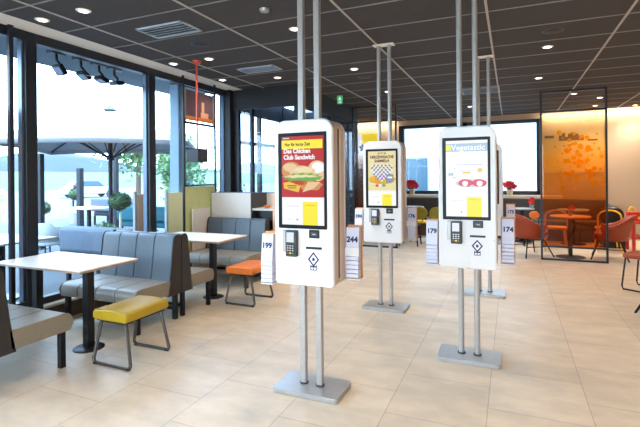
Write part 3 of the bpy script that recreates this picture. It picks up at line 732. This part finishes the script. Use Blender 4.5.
# ================================================================ KIOSKS
def arch(x0, x1, z0, z1, crown=.012, rt=.075, rb=.03, n=8):
    p = rrect(x0, x1, z0, z1, rb, n, rt); out = []
    for x, z in p:
        if z > z1 - rt * .3: z += crown * (1 - ((x - (x0 + x1) / 2) / ((x1 - x0) / 2)) ** 2)
        out.append((x, z))
    return out
def body(t, side):
    """one screen housing; side -1 faces the camera, +1 faces away"""
    def Y(a, b): return (a, b) if side < 0 else (-b, -a)
    def PR(name, pts, a, b, m, par, bev=0): return MB().prism(pts, 'y', *Y(a, b)).build(name, m, par, bev)
    hs = PR('housing', arch(-.219, .219, .758, 1.884), -.132, -.045, M['shell'], t, .012)
    hs.location = (0, -side * .025, 0)
    fp = PR('front_panel', arch(-.220, .220, .757, 1.885), -.150, -.118, M['whiteplastic'], hs, .010)
    sx = -side
    PR('screen_bezel', rrect(-.186, .178, 1.146, 1.803, .006), -.1535, -.149, M['bezel'], hs)
    return hs, fp
Y0 = -.1538
def flat(par, pts, m, name, k): return MB().prism(pts, 'y', Y0 - .0004 * k - .0004, Y0 - .0004 * (k - 1) - .0002).build(name, m, par)
def R4(x0, x1, z0, z1): return [(x0, z0), (x1, z0), (x1, z1), (x0, z1)]
SX, SZ0, SZ1 = .158, 1.172, 1.778
def blob(cx, cz, a, b, amp, k, seed=0, n=40):
    return [(cx + a * math.cos(t_) * (1 + amp * math.sin(k * t_ + seed)), cz + b * math.sin(t_) * (1 + amp * math.sin(k * t_ + seed))) for t_ in [2 * PI * i / n for i in range(n)]]
def footer(hs, z1=1.318):
    flat(hs, R4(.0, .112, SZ0, z1 - .03), SC['yellow'], 'yellow_tile', 2)
    flat(hs, R4(-.12, -.03, z1 - .062, z1 - .058), SC['palegrey'], 'caption_line', 2)
    flat(hs, R4(.02, .092, z1 - .055, z1 - .051), SC['amber'], 'caption_line', 3)
    flat(hs, R4(-.105, -.095, 1.205, 1.211), SC['palegrey'], 'caption_dot', 2); flat(hs, ell(-.042, 1.208, .006, .006, 12), SC['grey'], 'caption_dot', 2)
    flat(hs, R4(-SX, SX, z1 - .001, z1 + .001), SC['palegrey'], 'divider_line', 3)
def art_burger(hs):
    flat(hs, R4(-SX, SX, SZ0, 1.36), SC['white'], 'display_footer', 1)
    flat(hs, R4(-SX, SX, 1.36, SZ1), SC['red'], 'display_red', 1)
    flat(hs, R4(-SX, .150, 1.692, 1.752), SC['yellow'], 'banner', 2); flat(hs, R4(-.148, -.10, 1.762, 1.77), SC['palegrey'], 'status_bar', 2)
    text('banner_text', 'Nur für kurze Zeit', .030, SC['ink'], hs, (-.135, Y0 - .0016, 1.722), bold=.0008, align='LEFT', sx=.85)
    text('headline_text', 'Das Chicken\nClub Sandwich', .043, SC['white'], hs, (-.143, Y0 - .0018, 1.655), bold=.0016, align='LEFT', sx=.92)
    cl = lambda P_: [(max(-SX, min(SX, p[0])), max(1.362, p[1])) for p in P_]
    flat(hs, cl(blob(-.085, 1.545, .075, .060, .02, 3)), SC['bun'], 'bun', 2); flat(hs, cl(blob(-.095, 1.566, .052, .030, .03, 3)), SC['bunlight'], 'bun_highlight', 3)
    flat(hs, cl(blob(.112, 1.54, .072, .070, .02, 3, 1)), SC['bunlight'], 'bun', 2)
    flat(hs, cl(blob(.118, 1.562, .05, .036, .03, 3, 1)), SC['white'], 'bun_highlight', 3)
    flat(hs, cl(blob(-.005, 1.535, .098, .040, .05, 5)), SC['bunlight'], 'chicken_fillet', 4); flat(hs, cl(blob(.01, 1.548, .07, .018, .08, 6)), SC['cream'], 'chicken_highlight', 5)
    flat(hs, cl(blob(.0, 1.495, .140, .030, .14, 13)), SC['lettuce'], 'lettuce', 5); flat(hs, cl(blob(-.01, 1.503, .12, .012, .25, 11)), SC['cream'], 'sauce', 6)
    flat(hs, cl(blob(.03, 1.490, .09, .007, .3, 9)), SC['green'], 'lettuce_edge', 7)
    flat(hs, cl(blob(-.04, 1.458, .095, .016, .06, 5)), SC['tomato'], 'tomato', 6); flat(hs, cl(blob(.06, 1.440, .085, .032, .1, 5)), SC['bun'], 'bread_slice', 6)
    flat(hs, cl([(.0, 1.395), (.085, 1.42), (.135, 1.465), (.04, 1.465)]), SC['bunlight'], 'cheese_slice', 7)
    flat(hs, cl([(-.14, 1.42), (-.03, 1.395), (-.012, 1.438), (-.10, 1.468), (-.145, 1.46)]), SC['cheese'], 'price_burst', 7)
    flat(hs, R4(-.115, -.045, 1.436, 1.442), SC['ink'], 'price_line', 8); flat(hs, R4(-.110, -.050, 1.422, 1.427), SC['ink'], 'price_line', 8)
    footer(hs, 1.36)
def art_heart(hs):
    flat(hs, R4(-SX, SX, SZ0, 1.34), SC['white'], 'display_footer', 1); flat(hs, R4(-SX, SX, 1.34, SZ1), SC['cream'], 'display_cream', 1)
    text('small_headline', 'JETZT IM', .024, SC['brown'], hs, (0, Y0 - .0018, 1.752), bold=.0005)
    text('headline_text', 'HERZENSSACHE\nSAMMELN', .043, SC['brown'], hs, (0, Y0 - .0018, 1.690), bold=.0018, sx=.86)
    rg = random.Random(12); flat(hs, blob(0, 1.462, .15, .05, .06, 9), SC['amber'], 'golden_heap', 2)
    for i in range(9): flat(hs, ell(-.14 + .28 * rg.random(), 1.43 + .07 * rg.random(), .016, .013, 10), SC['cheese'], 'gold_coin', 3)
    for i in range(11):
        for j in range(9):
            x = -.11 + .022 * i; z = 1.425 + .024 * j; hx = x / .105; hz = (z - 1.535) / .10
            if (hx * hx + hz * hz - 1) ** 3 - hx * hx * hz ** 3 > 0: continue
            a = .6 if x < 0 else -.6; c, s2 = math.cos(a), math.sin(a)
            flat(hs, [(x + c * u - s2 * v, z + s2 * u + c * v) for u, v in ((-.013, -.008), (.013, -.008), (.013, .008), (-.013, .008))], SC['purple'] if (i + j) % 2 else SC['skyw'], 'heart_stripe', 4 + (i + j) % 2)
    flat(hs, [(.045, 1.43), (.105, 1.42), (.135, 1.46), (.13, 1.52), (.05, 1.52)], SC['grey'], 'cup_badge', 7); flat(hs, R4(.065, .118, 1.475, 1.495), SC['white'], 'badge_line', 8)
    flat(hs, blob(-.055, 1.395, .022, .014, .05, 4), SC['pink'], 'small_icon', 3); flat(hs, blob(-.02, 1.395, .02, .014, .05, 4), SC['skyw'], 'small_icon', 3); flat(hs, blob(.02, 1.397, .022, .016, .05, 4), SC['green'], 'small_icon', 3)
    footer(hs, 1.33)
def art_veg(hs):
    flat(hs, R4(-SX, SX, SZ0, SZ1), SC['white'], 'display_white', 1); flat(hs, R4(-SX, SX, 1.69, 1.755), SC['blue'], 'header_band', 2); flat(hs, R4(-SX, -.12, 1.70, 1.745), SC['yellow'], 'logo_tile', 3)
    text('headline_text', 'Vegetastic', .062, SC['white'], hs, (.012, Y0 - .002, 1.72), bold=.0014)
    flat(hs, R4(-.09, .12, 1.583, 1.586), SC['purple'], 'thin_line', 2); flat(hs, R4(-.05, .06, 1.54, 1.543), SC['grey'], 'thin_line', 2)
    rg = random.Random(5)
    for i in range(14): flat(hs, ell(-.13 + .05 * rg.random(), 1.47 + .09 * rg.random(), .004, .003, 6), SC['grey'], 'speckle', 2)
    flat(hs, R4(-.14, -.10, 1.498, 1.52), SC['blue'], 'small_picture', 3); flat(hs, R4(-.03, .03, 1.515, 1.53), SC['cheese'], 'price_tile', 2); flat(hs, ell(.10, 1.54, .02, .018, 16), SC['cheese'], 'price_tile', 2); flat(hs, R4(-.05, .08, 1.50, 1.503), SC['palegrey'], 'thin_line', 2)
    for cx, dd in ((-.008, -1), (.095, 1)):
        flat(hs, [p for p in blob(cx, 1.440, .055, .030, .03, 4) if p[0] < SX], SC['pink'], 'wrap_slice', 3); flat(hs, blob(cx + dd * .003, 1.435, .022, .022, .06, 3), SC['white'], 'wrap_filling', 4)
    flat(hs, [p for p in blob(.04, 1.437, .125, .033, .0, 3) if p[0] < SX], SC['palegrey'], 'plate', 2)
    footer(hs, 1.36)
def fittings(hs):
    y = -.150
    tm = B('card_terminal', M['dgrey'], hs, (-.122, -.036, y - .035, y, .955, 1.135), .008)
    MB().box(-.150, -.122, y - .02, y, .985, 1.135).build('terminal_bracket', M['steel'], tm, .004)
    B('terminal_screen', SC['skyw'], tm, (-.110, -.056, y - .0365, y - .034, 1.055, 1.122)); B('keypad', M['black'], tm, (-.112, -.050, y - .0385, y - .034, .968, 1.045), .002)
    mb = MB()
    for i in range(3):
        for j in range(3): mb.box(-.106 + i * .019, -.094 + i * .019, y - .0405, y - .038, .995 + j * .016, 1.004 + j * .016)
    mb.build('keys', M['steel'], tm)
    for i, m in enumerate((M['red'], M['yellowpaint'], mat('green_key', (60, 170, 70), .5))): B('key', m, tm, (-.106 + i * .019, -.094 + i * .019, y - .0405, y - .038, .976, .986))
    sc = B('code_scanner', M['black'], hs, (.045, .122, y - .008, y, 1.085, 1.142), .004); B('scanner_window', M['dgrey'], sc, (.062, .105, y - .0095, y - .0075, 1.10, 1.125))
    text('scanner_mark', 'scan', .014, M['cardwhite'], sc, (.084, y - .0102, 1.1125))
    B('receipt_slot', M['black'], hs, (.02, .138, y - .006, y, 1.010, 1.026), .003)
    dm = MB()
    c = (.076, .942)
    o_ = [(c[0], c[1] + .050), (c[0] + .042, c[1]), (c[0], c[1] - .05), (c[0] - .042, c[1])]; i_ = [(c[0], c[1] + .036), (c[0] + .029, c[1]), (c[0], c[1] - .036), (c[0] - .029, c[1])]
    for k in range(4):
        k2 = (k + 1) % 4; dm.prism([o_[k], o_[k2], i_[k2], i_[k]], 'y', y - .0034, y - .0022)
    dm.prism(ell(c[0], c[1], .010, .012, 12), 'y', y - .0034, y - .0022).box(.052, .100, y - .0034, y - .0022, .868, .873).box(.052, .057, y - .0034, y - .0022, .873, .905).box(.095, .100, y - .0034, y - .0022, .873, .905).box(.074, .078, y - .0034, y - .0022, .873, .900).box(.057, .095, y - .0034, y - .0022, .888, .898)
    dm.build('contactless_symbol', M['ink'], hs)
    B('access_flap', M['whiteplastic'], hs, (.02, .205, y - .002, y, .775, 1.0 - .02), .002)
    MB().lathe([(.004, -.001), (.004, .001)], 12).build('lock', M['steel'], hs, loc=(.2, y - .003, .99)).rotation_euler = (PI / 2, 0, 0)
def kiosk(loc, label, art, round_poles=True, rz=0):
    t = thing('ordering_kiosk', label, 'ordering kiosk', loc, rz)
    MB().prism(rrect(-.245, .245, -.15, .15, .03), 'z', 0, .035).build('base_plate', M['basem'], t, .004)
    for x in (-.062, .062):
        p = (MB().cyl(x, 0, .035, 2.99, .022, 20) if round_poles else MB().box(x - .022, x + .022, -.022, .022, .035, 2.99)).build('pole', M['steel'], t, 0 if round_poles else .006)
        MB().cyl(x, 0, .034, .045, .032, 20).build('collar', M['dgrey'], p)
    B('ceiling_plate', M['plaster'], t, (-.12, .12, -.05, .05, 2.985, 2.998), .003)
    B('gap_shade_block', M['black'], t, (-.211, .211, -.0195, .0195, .80, 1.83))  # black filler standing for the shade between the two housings
    hs, _ = body(t, -1); art(hs); fittings(hs)
    hb, _ = body(t, 1)
    return t
KX = [(-1.305, 2.86), (-1.32, 4.94), (-.325, 3.83), (-.315, 5.97)]
kiosk((KX[0][0], KX[0][1], 0), 'foremost left ordering kiosk showing a red chicken burger advert', art_burger, False)
kiosk((KX[1][0], KX[1][1], 0), 'middle ordering kiosk with a cream poster and a striped heart', art_heart)
kiosk((KX[2][0], KX[2][1], 0), 'right ordering kiosk with a mostly white screen', art_veg)
kiosk((KX[3][0], KX[3][1], 0), 'rear right ordering kiosk mostly hidden behind the white screen kiosk', art_veg)

def marker_rack(x, y, ztop, num, side, where, yaw=0, tilt=True):
    """side: -1 hangs on the left flank of a kiosk, +1 on the right flank"""
    r = thing('marker_rack', 'orange sided rack hanging %s' % where, 'rack', (x, y, 0), yaw)
    w = .052
    zb = ztop - .35
    sxo = side
    for s_ in (-1, 1): B('side_plate', M['orangep'], r, (s_ * w - .0015, s_ * w + .0015, .022, .05, zb - .01, ztop + .005), .001)
    B('back_plate', M['orangep'], r, (-w, w, .046, .05, zb - .01, ztop + .012)); B('bottom', M['cardwhite'], r, (-w, w, -.03, .046, zb - .016, zb - .01))
    B('bracket', M['steel'], r, (-w - (.03 if side > 0 else 0), w + (.10 if side < 0 else 0), .051, .062, ztop - .22, ztop - .18))
    # numbered front marker
    m = thing('table_marker', 'white table marker numbered %s, %s' % (num, where), 'table marker', (x, y, ztop - .20), yaw)
    MB().prism([(-.034, 0), (.04, 0), (.04, .20), (-.012, .20)], 'x', -w + .005, w - .005).build('marker_body', M['card'], m, .003)
    slope = math.atan2(.022, .20)
    if side > 0 and num != 174: B('clear_band', M['cardwhite'], m, (-w, w, -.037, -.033, .0, .062), .002)
    text('number', str(num), .054, M['ink'], m, (0, -.0250, .115), (PI / 2 - slope, 0, 0), bold=.0022)
    # stacked blank markers under it
    for i in range(5):
        z1 = ztop - .203 - i * .03
        o = B('table_marker', M['card'], None, (-w + .005, w - .005, -.034, .04, -.027, 0), .004, loc=(x, y, z1)); o.rotation_euler = (0, 0, yaw)
        tag(o, 'blank lilac marker in the rack %s' % where, 'table marker', 'blank table markers in the rack %s' % where)
marker_rack(-1.305 - .338, 2.85, 1.085, 199, -1, 'on the left side of the burger kiosk')
marker_rack(-1.305 + .275, 2.98, 1.14, 244, 1, 'on the right side of the burger kiosk')
marker_rack(-1.335 - .30, 4.95, 1.12, 194, -1, 'on the left side of the heart poster kiosk')
marker_rack(-1.335 + .295, 5.05, 1.13, 176, 1, 'on the right side of the heart poster kiosk')
marker_rack(-.325 - .29, 3.82, 1.12, 179, -1, 'on the left side of the white screen kiosk')
marker_rack(-.325 + .298, 3.90, 1.145, 174, 1, 'on the right side of the white screen kiosk')
marker_rack(-.315 + .305, 5.97, 1.13, 175, 1, 'on the right side of the rear right kiosk')

# ================================================================ REAR DINING AREA
def armchair(loc, rz, label):
    t = thing('armchair', label, 'armchair', loc, rz, 'rust orange bucket armchairs')
    # faces -Y locally
    mb = MB(); n = 22; rows = []
    for j in range(6):
        v = j / 5
        row = []
        for i in range(n + 1):
            a = math.radians(-118 + 236 * i / n); k = abs(a) / math.radians(118)
            top = .79 - .21 * (1 / (1 + math.exp(-(k - .52) * 9)))
            z = .34 + (top - .34) * v
            rx = .235 + .10 * v ** .7; ry = .22 + .10 * v
            row.append(mb.bm.verts.new((rx * math.sin(a), .03 + ry * math.cos(a) + .03 * v * math.cos(a), z)))
        rows.append(row)
    for A_, B_ in zip(rows, rows[1:]):
        for i in range(n): mb.bm.faces.new((A_[i], A_[i + 1], B_[i + 1], B_[i]))
    o = mb.build('shell', M['rustor'], t, angle=80); sm = o.modifiers.new('s', 'SOLIDIFY'); sm.thickness = .035; sm.offset = 0
    MB().prism(rrect(-.24, .24, -.24, .20, .09), 'z', .35, .46).build('seat', M['rustdark'], t, .03, 3)
    for sx in (-1, 1):
        for sy, yy in ((-1, -.18), (1, .18)):
            MB().tube([(sx * .14, yy * .8, .36), (sx * .285, yy * 1.55, 0)], .012, 8).build('leg', M['legblack'], t)
        MB().tube([(sx * .19, -.17 * 1.15, .18), (sx * .19, .17 * 1.15, .18)], .008, 6).build('stretcher', M['legblack'], t)
    return t
a1 = armchair((.32, 9.16, 0), math.radians(122), 'rust orange armchair left of the round table, partly behind the amber glass')
dup(a1, (1.60, 9.27, 0), math.radians(-100), 'rust orange armchair right of the round table')
def round_table(loc, r, label, m=None, h=.75):
    t = thing('round_table', label, 'table', loc)
    MB().lathe([(r - .01, h - .028), (r, h - .02), (r, h - .006), (r - .006, h)], 40).build('tabletop', m or M['oak'], t)
    MB().cyl(0, 0, .015, h - .028, .035).build('pedestal', M['legblack'], t); MB().lathe([(.24, 0), (.24, .008), (.04, .02)], 32).build('base', M['legblack'], t)
    return t
round_table((.98, 9.2, 0), .33, 'round pale wood table behind the amber glass with red flowers')
def flowers(loc, label, s=1.0, seed=1, pot=None):
    rg = random.Random(seed); t = thing('potted_poinsettia', label, 'potted flower', loc)
    MB().lathe([(.045 * s, 0), (.062 * s, .11 * s), (.055 * s, .11 * s), (.05 * s, .09 * s)], 20).build('pot', pot or M['terracotta'], t)
    mb = MB()
    for i in range(6):
        c = Vector((rg.uniform(-.06, .06) * s, rg.uniform(-.06, .06) * s, rg.uniform(.17, .25) * s))
        for k in range(7):
            a = k * 2 * PI / 7 + rg.random(); d = Vector((math.cos(a), .5 * math.sin(a) - .25, math.sin(a) * .9)) * .085 * s; e = Vector((-math.sin(a), 0, math.cos(a))) * .03 * s
            mb.bm.faces.new([mb.bm.verts.new(p) for p in (c, c + d * .5 + e, c + d, c + d * .5 - e)])
    mb.build('red_bracts', M['redpetal'], t)
    MB().leaves((0, 0, .14 * s), (.08 * s, .08 * s, .05 * s), 40, .03 * s, rg, .3).build('leaves', M['leafdark'], t)
flowers((-2.42, 11.82, 1.0), 'red poinsettia in a pale pot on the back sill, left of the white screen kiosk', 1.3, 1)
flowers((-.03, 11.82, 1.0), 'red poinsettia in a pale pot on the back sill, right of the kiosks', 1.3, 2)
flowers((.99, 9.22, .75), 'small red flowers in a glass on the round table', .6, 3, M['potwhite'])
# banquette along the back wall
t = thing('wall_banquette', 'long charcoal banquette running along the back wall below the window', 'bench', (0, 11.72, 0))
B('backrest', M['greyback'], t, (-3.0, 2.0, -.02, .25, .32, .92), .02); B('seat', M['greyback'], t, (-3.0, 2.0, -.52, -.02, .30, .46), .03, seg=3)
B('plinth', M['brownlow'], t, (-2.95, 1.95, -.42, .2, 0, .30))
mb = MB()
for i in range(9): mb.box(-3.0 + i * .6 - .004, -3.0 + i * .6 + .004, -.0225, -.02, .47, .91)
mb.build('seams', M['black'], t)
B('rounded_end', M['greyback'], t, (1.95, 2.12, -.5, .2, .32, .82), .07, seg=4)
t = thing('sofa_bolster', 'black rounded sofa end beside the amber glass frame', 'sofa', (1.93, 10.84, 0)); B('seat', M['black'], t, (-.2, .2, -.3, .3, .0, .45), .04); MB().prism(rrect(-.2, .22, .42, .80, .15), 'y', .1, .3).build('backrest', M['black'], t, .03)

round_table((.22, 11.0, 0), .26, 'small white round table at the banquette left of the amber glass', M['outwhite'])
round_table((-2.25, 10.9, 0), .3, 'small white round table between the middle kiosk and marker 176', M['outwhite'])
round_table((1.22, 10.95, 0), .3, 'small white round table at the banquette seen through the amber glass', M['outwhite'])
def small_chair(loc, rz, mb_, ms, ml, label, round_=True, rb=.19):
    t = thing('bistro_chair', label, 'chair', loc, rz)
    MB().prism(rrect(-.2, .2, -.2, .19, .07), 'z', .43, .47).build('seat', ms, t, .01)
    if round_: o = MB().prism(ell(0, .66, rb, rb * .8, 28), 'y', .17, .215).build('backrest', mb_, t, .015)
    elif round_: pass
    else: o = MB().tube([(-.19, .19, .46)] + [(.19 * math.cos(a), .19 + .03 * math.sin(a), .68 + .13 * math.sin(a)) for a in [PI - PI * i / 10 for i in range(11)]] + [(.19, .19, .46)], .016, 8).build('backrest', mb_, t)
    for sx in (-1, 1):
        for sy in (-1, 1): MB().tube([(sx * .15, sy * .14, .44), (sx * .2, sy * .2, 0)], .014, 8).build('leg', ml, t)
        if round_: MB().tube([(sx * .08, .18, .45), (sx * .08, .2, .6)], .01, 6).build('back_support', ml, t)
    return t
small_chair((-1.92, 10.3, 0), 0.1, M['olive'], M['yellowpaint'], M['legblack'], 'olive round-back chair left of the white screen kiosk, left one of two').rotation_euler = (0, 0, PI)
small_chair((-1.46, 10.20, 0), 0, M['olive'], M['yellowpaint'], M['legblack'], 'olive round-back chair touching the edge of the white screen kiosk').rotation_euler = (0, 0, PI - .2)
small_chair((.44, 10.46, 0), PI, M['orange'], M['greyback'], M['legblack'], 'small chair with a round orange back left of the amber glass', True, .10)
small_chair((.80, 9.95, 0), PI, M['orange'], M['oak'], M['oak'], 'light wooden chair with looped back behind the amber glass', False)
small_chair((1.72, 10.15, 0), PI, M['yellowpaint'], M['oak'], M['yellowpaint'], 'yellow looped-back chair right of the amber glass frame', False)
small_chair((-2.02, 9.62, 0), PI, M['greyback'], M['greyback'], M['legblack'], 'charcoal chair mostly hidden behind the middle kiosk, its thin legs showing')
flowers((.42, 11.0, .75), 'red flowers on the small white banquette table', .8, 8, M['potwhite'])
# children's corner
t = thing('red_table', 'low red childrens table at the right edge by the back wall', 'table', (2.43, 10.26, 0))
B('tabletop', M['red'], t, (-.36, .4, -.3, .3, .56, .6), .01); B('shelf', M['red'], t, (-.36, .4, -.28, .28, .28, .31), .005)
for sx in (-.32, .36):
    for sy in (-.26, .26): B('leg', M['red'], t, (sx - .025, sx + .025, sy - .025, sy + .025, 0, .56))
t = thing('meal_box', 'red cardboard meal box with yellow arched handles at the right edge', 'meal box', (2.18, 10.2, .6))
B('box', M['red'], t, (-.13, .15, -.1, .1, 0, .17), .004)
MB().tube([(-.10, 0, .16)] + [(-.05 + .05 * math.cos(a), 0, .19 + .07 * math.sin(a)) for a in [PI - PI * i / 8 for i in range(9)]] + [(0, 0, .17)] + [(.05 + .05 * math.cos(a), 0, .19 + .07 * math.sin(a)) for a in [PI - PI * i / 8 for i in range(9)]] + [(.10, 0, .16)], .016, 8).build('arched_handle', M['yellowpaint'], t)
MB().box(-.08, -.02, -.104, -.1, .05, .1).box(.02, .1, -.104, -.1, .04, .09).build('yellow_print', M['yellowpaint'], t)
# sled chairs at the right edge
def sled_chair(loc, rz, label):
    t = thing('sled_chair', label, 'chair', loc, rz, None)
    MB().prism(rrect(-.22, .22, -.22, .22, .06), 'z', .42, .48).build('seat', M['rustor'], t, .02, 3)
    MB().prism(rrect(-.22, .22, .50, .86, .08), 'y', .20, .25).build('backrest', M['rustor'], t, .015, 3)
    for sx in (-1, 1):
        MB().tube([(sx * .19, -.18, .42), (sx * .21, -.215, .06), (sx * .21, -.20, .02), (sx * .21, .20, .02), (sx * .21, .215, .06), (sx * .19, .2, .42)], .011, 8).build('sled_frame', M['legblack'], t)
        MB().tube([(sx * .17, .2, .42), (sx * .17, .225, .6)], .011, 8).build('back_support', M['legblack'], t)
    return t
sled_chair((1.60, 6.86, 0), math.radians(-124), 'orange sled chair at the right picture edge, seat just in view')
dup(a1, (1.55, 5.52, 0), math.radians(-78), 'nearest rust orange armchair at the right picture edge, only a leg in view')
# digital board on the far left of the back wall
t = thing('wall_poster', 'bright white and yellow poster seen through the brown glass divider', 'poster', (-3.78, 11.97, 0))
B('white_field', glow('backlit_white', (240, 244, 250), 1.0), t, (-.5, -.06, -.03, 0, 1.72, 2.68)); B('yellow_field', glow('backlit_yellow', (250, 220, 30), .95), t, (-.06, .44, -.03, 0, 2.27, 2.68)); B('lower_field', MATS['backlit_white'], t, (-.06, .44, -.03, 0, 1.72, 2.27))
rg = random.Random(7); mb = MB()
for cx, cz in ((-.25, 2.15), (-.05, 2.3), (-.35, 2.4), (.1, 2.05)): mb.prism(blob(cx, cz, .08, .09, .25, 5, cx), 'y', -.034, -.0305)
mb.build('purple_motif', mat('purple_print', (96, 84, 140), .6), t)
# mural on the back wall behind the amber glass
t = thing('wall_mural', 'beige wall picture with dark rooftop silhouettes behind the amber glass', 'mural', (1.35, 11.985, 0))
B('canvas', mat('mural_ground', (214, 190, 160), .8, 0, .05, 3), t, (-.65, .62, -.012, 0, 1.55, 2.75))
rg = random.Random(9); mb = MB()
for i in range(16):
    x = -.3 + .5 * rg.random(); hh = rg.uniform(.06, .2); mb.box(x, x + .07, -.016 - .0002 * i, -.013, 2.30, 2.30 + hh)
mb.box(-.6, -.4, -.016, -.013, 2.37, 2.43).box(.3, .5, -.016, -.013, 2.28, 2.32).build('silhouettes', mat('mural_dark', (110, 66, 56), .8), t)

# cove light along the back wall
for x0, x1 in ((.7, 5.8), (-4.4, -2.9)):
    ld = bpy.data.lights.new('cove_lamp', 'AREA'); ld.shape = 'RECTANGLE'; ld.size = x1 - x0; ld.size_y = .05; ld.energy = 9 * (x1 - x0); ld.color = (1, .80, .58)
    lo = bpy.data.objects.new('cove_lamp', ld); COL.objects.link(lo); lo.location = ((x0 + x1) / 2, 11.86, 2.97); lo.rotation_euler = (math.radians(35), 0, 0)
    tt = thing('cove_light', 'warm light strip where the back wall meets the ceiling, %s' % ('right half' if x0 > 0 else 'left corner'), 'light strip', ((x0 + x1) / 2, 11.93, 2.985))
    B('profile', glow('cove_glow_%d' % (x0 > 0), (255, 224, 180), 2.2), tt, (-(x1 - x0) / 2, (x1 - x0) / 2, -.03, .03, -.012, .012))
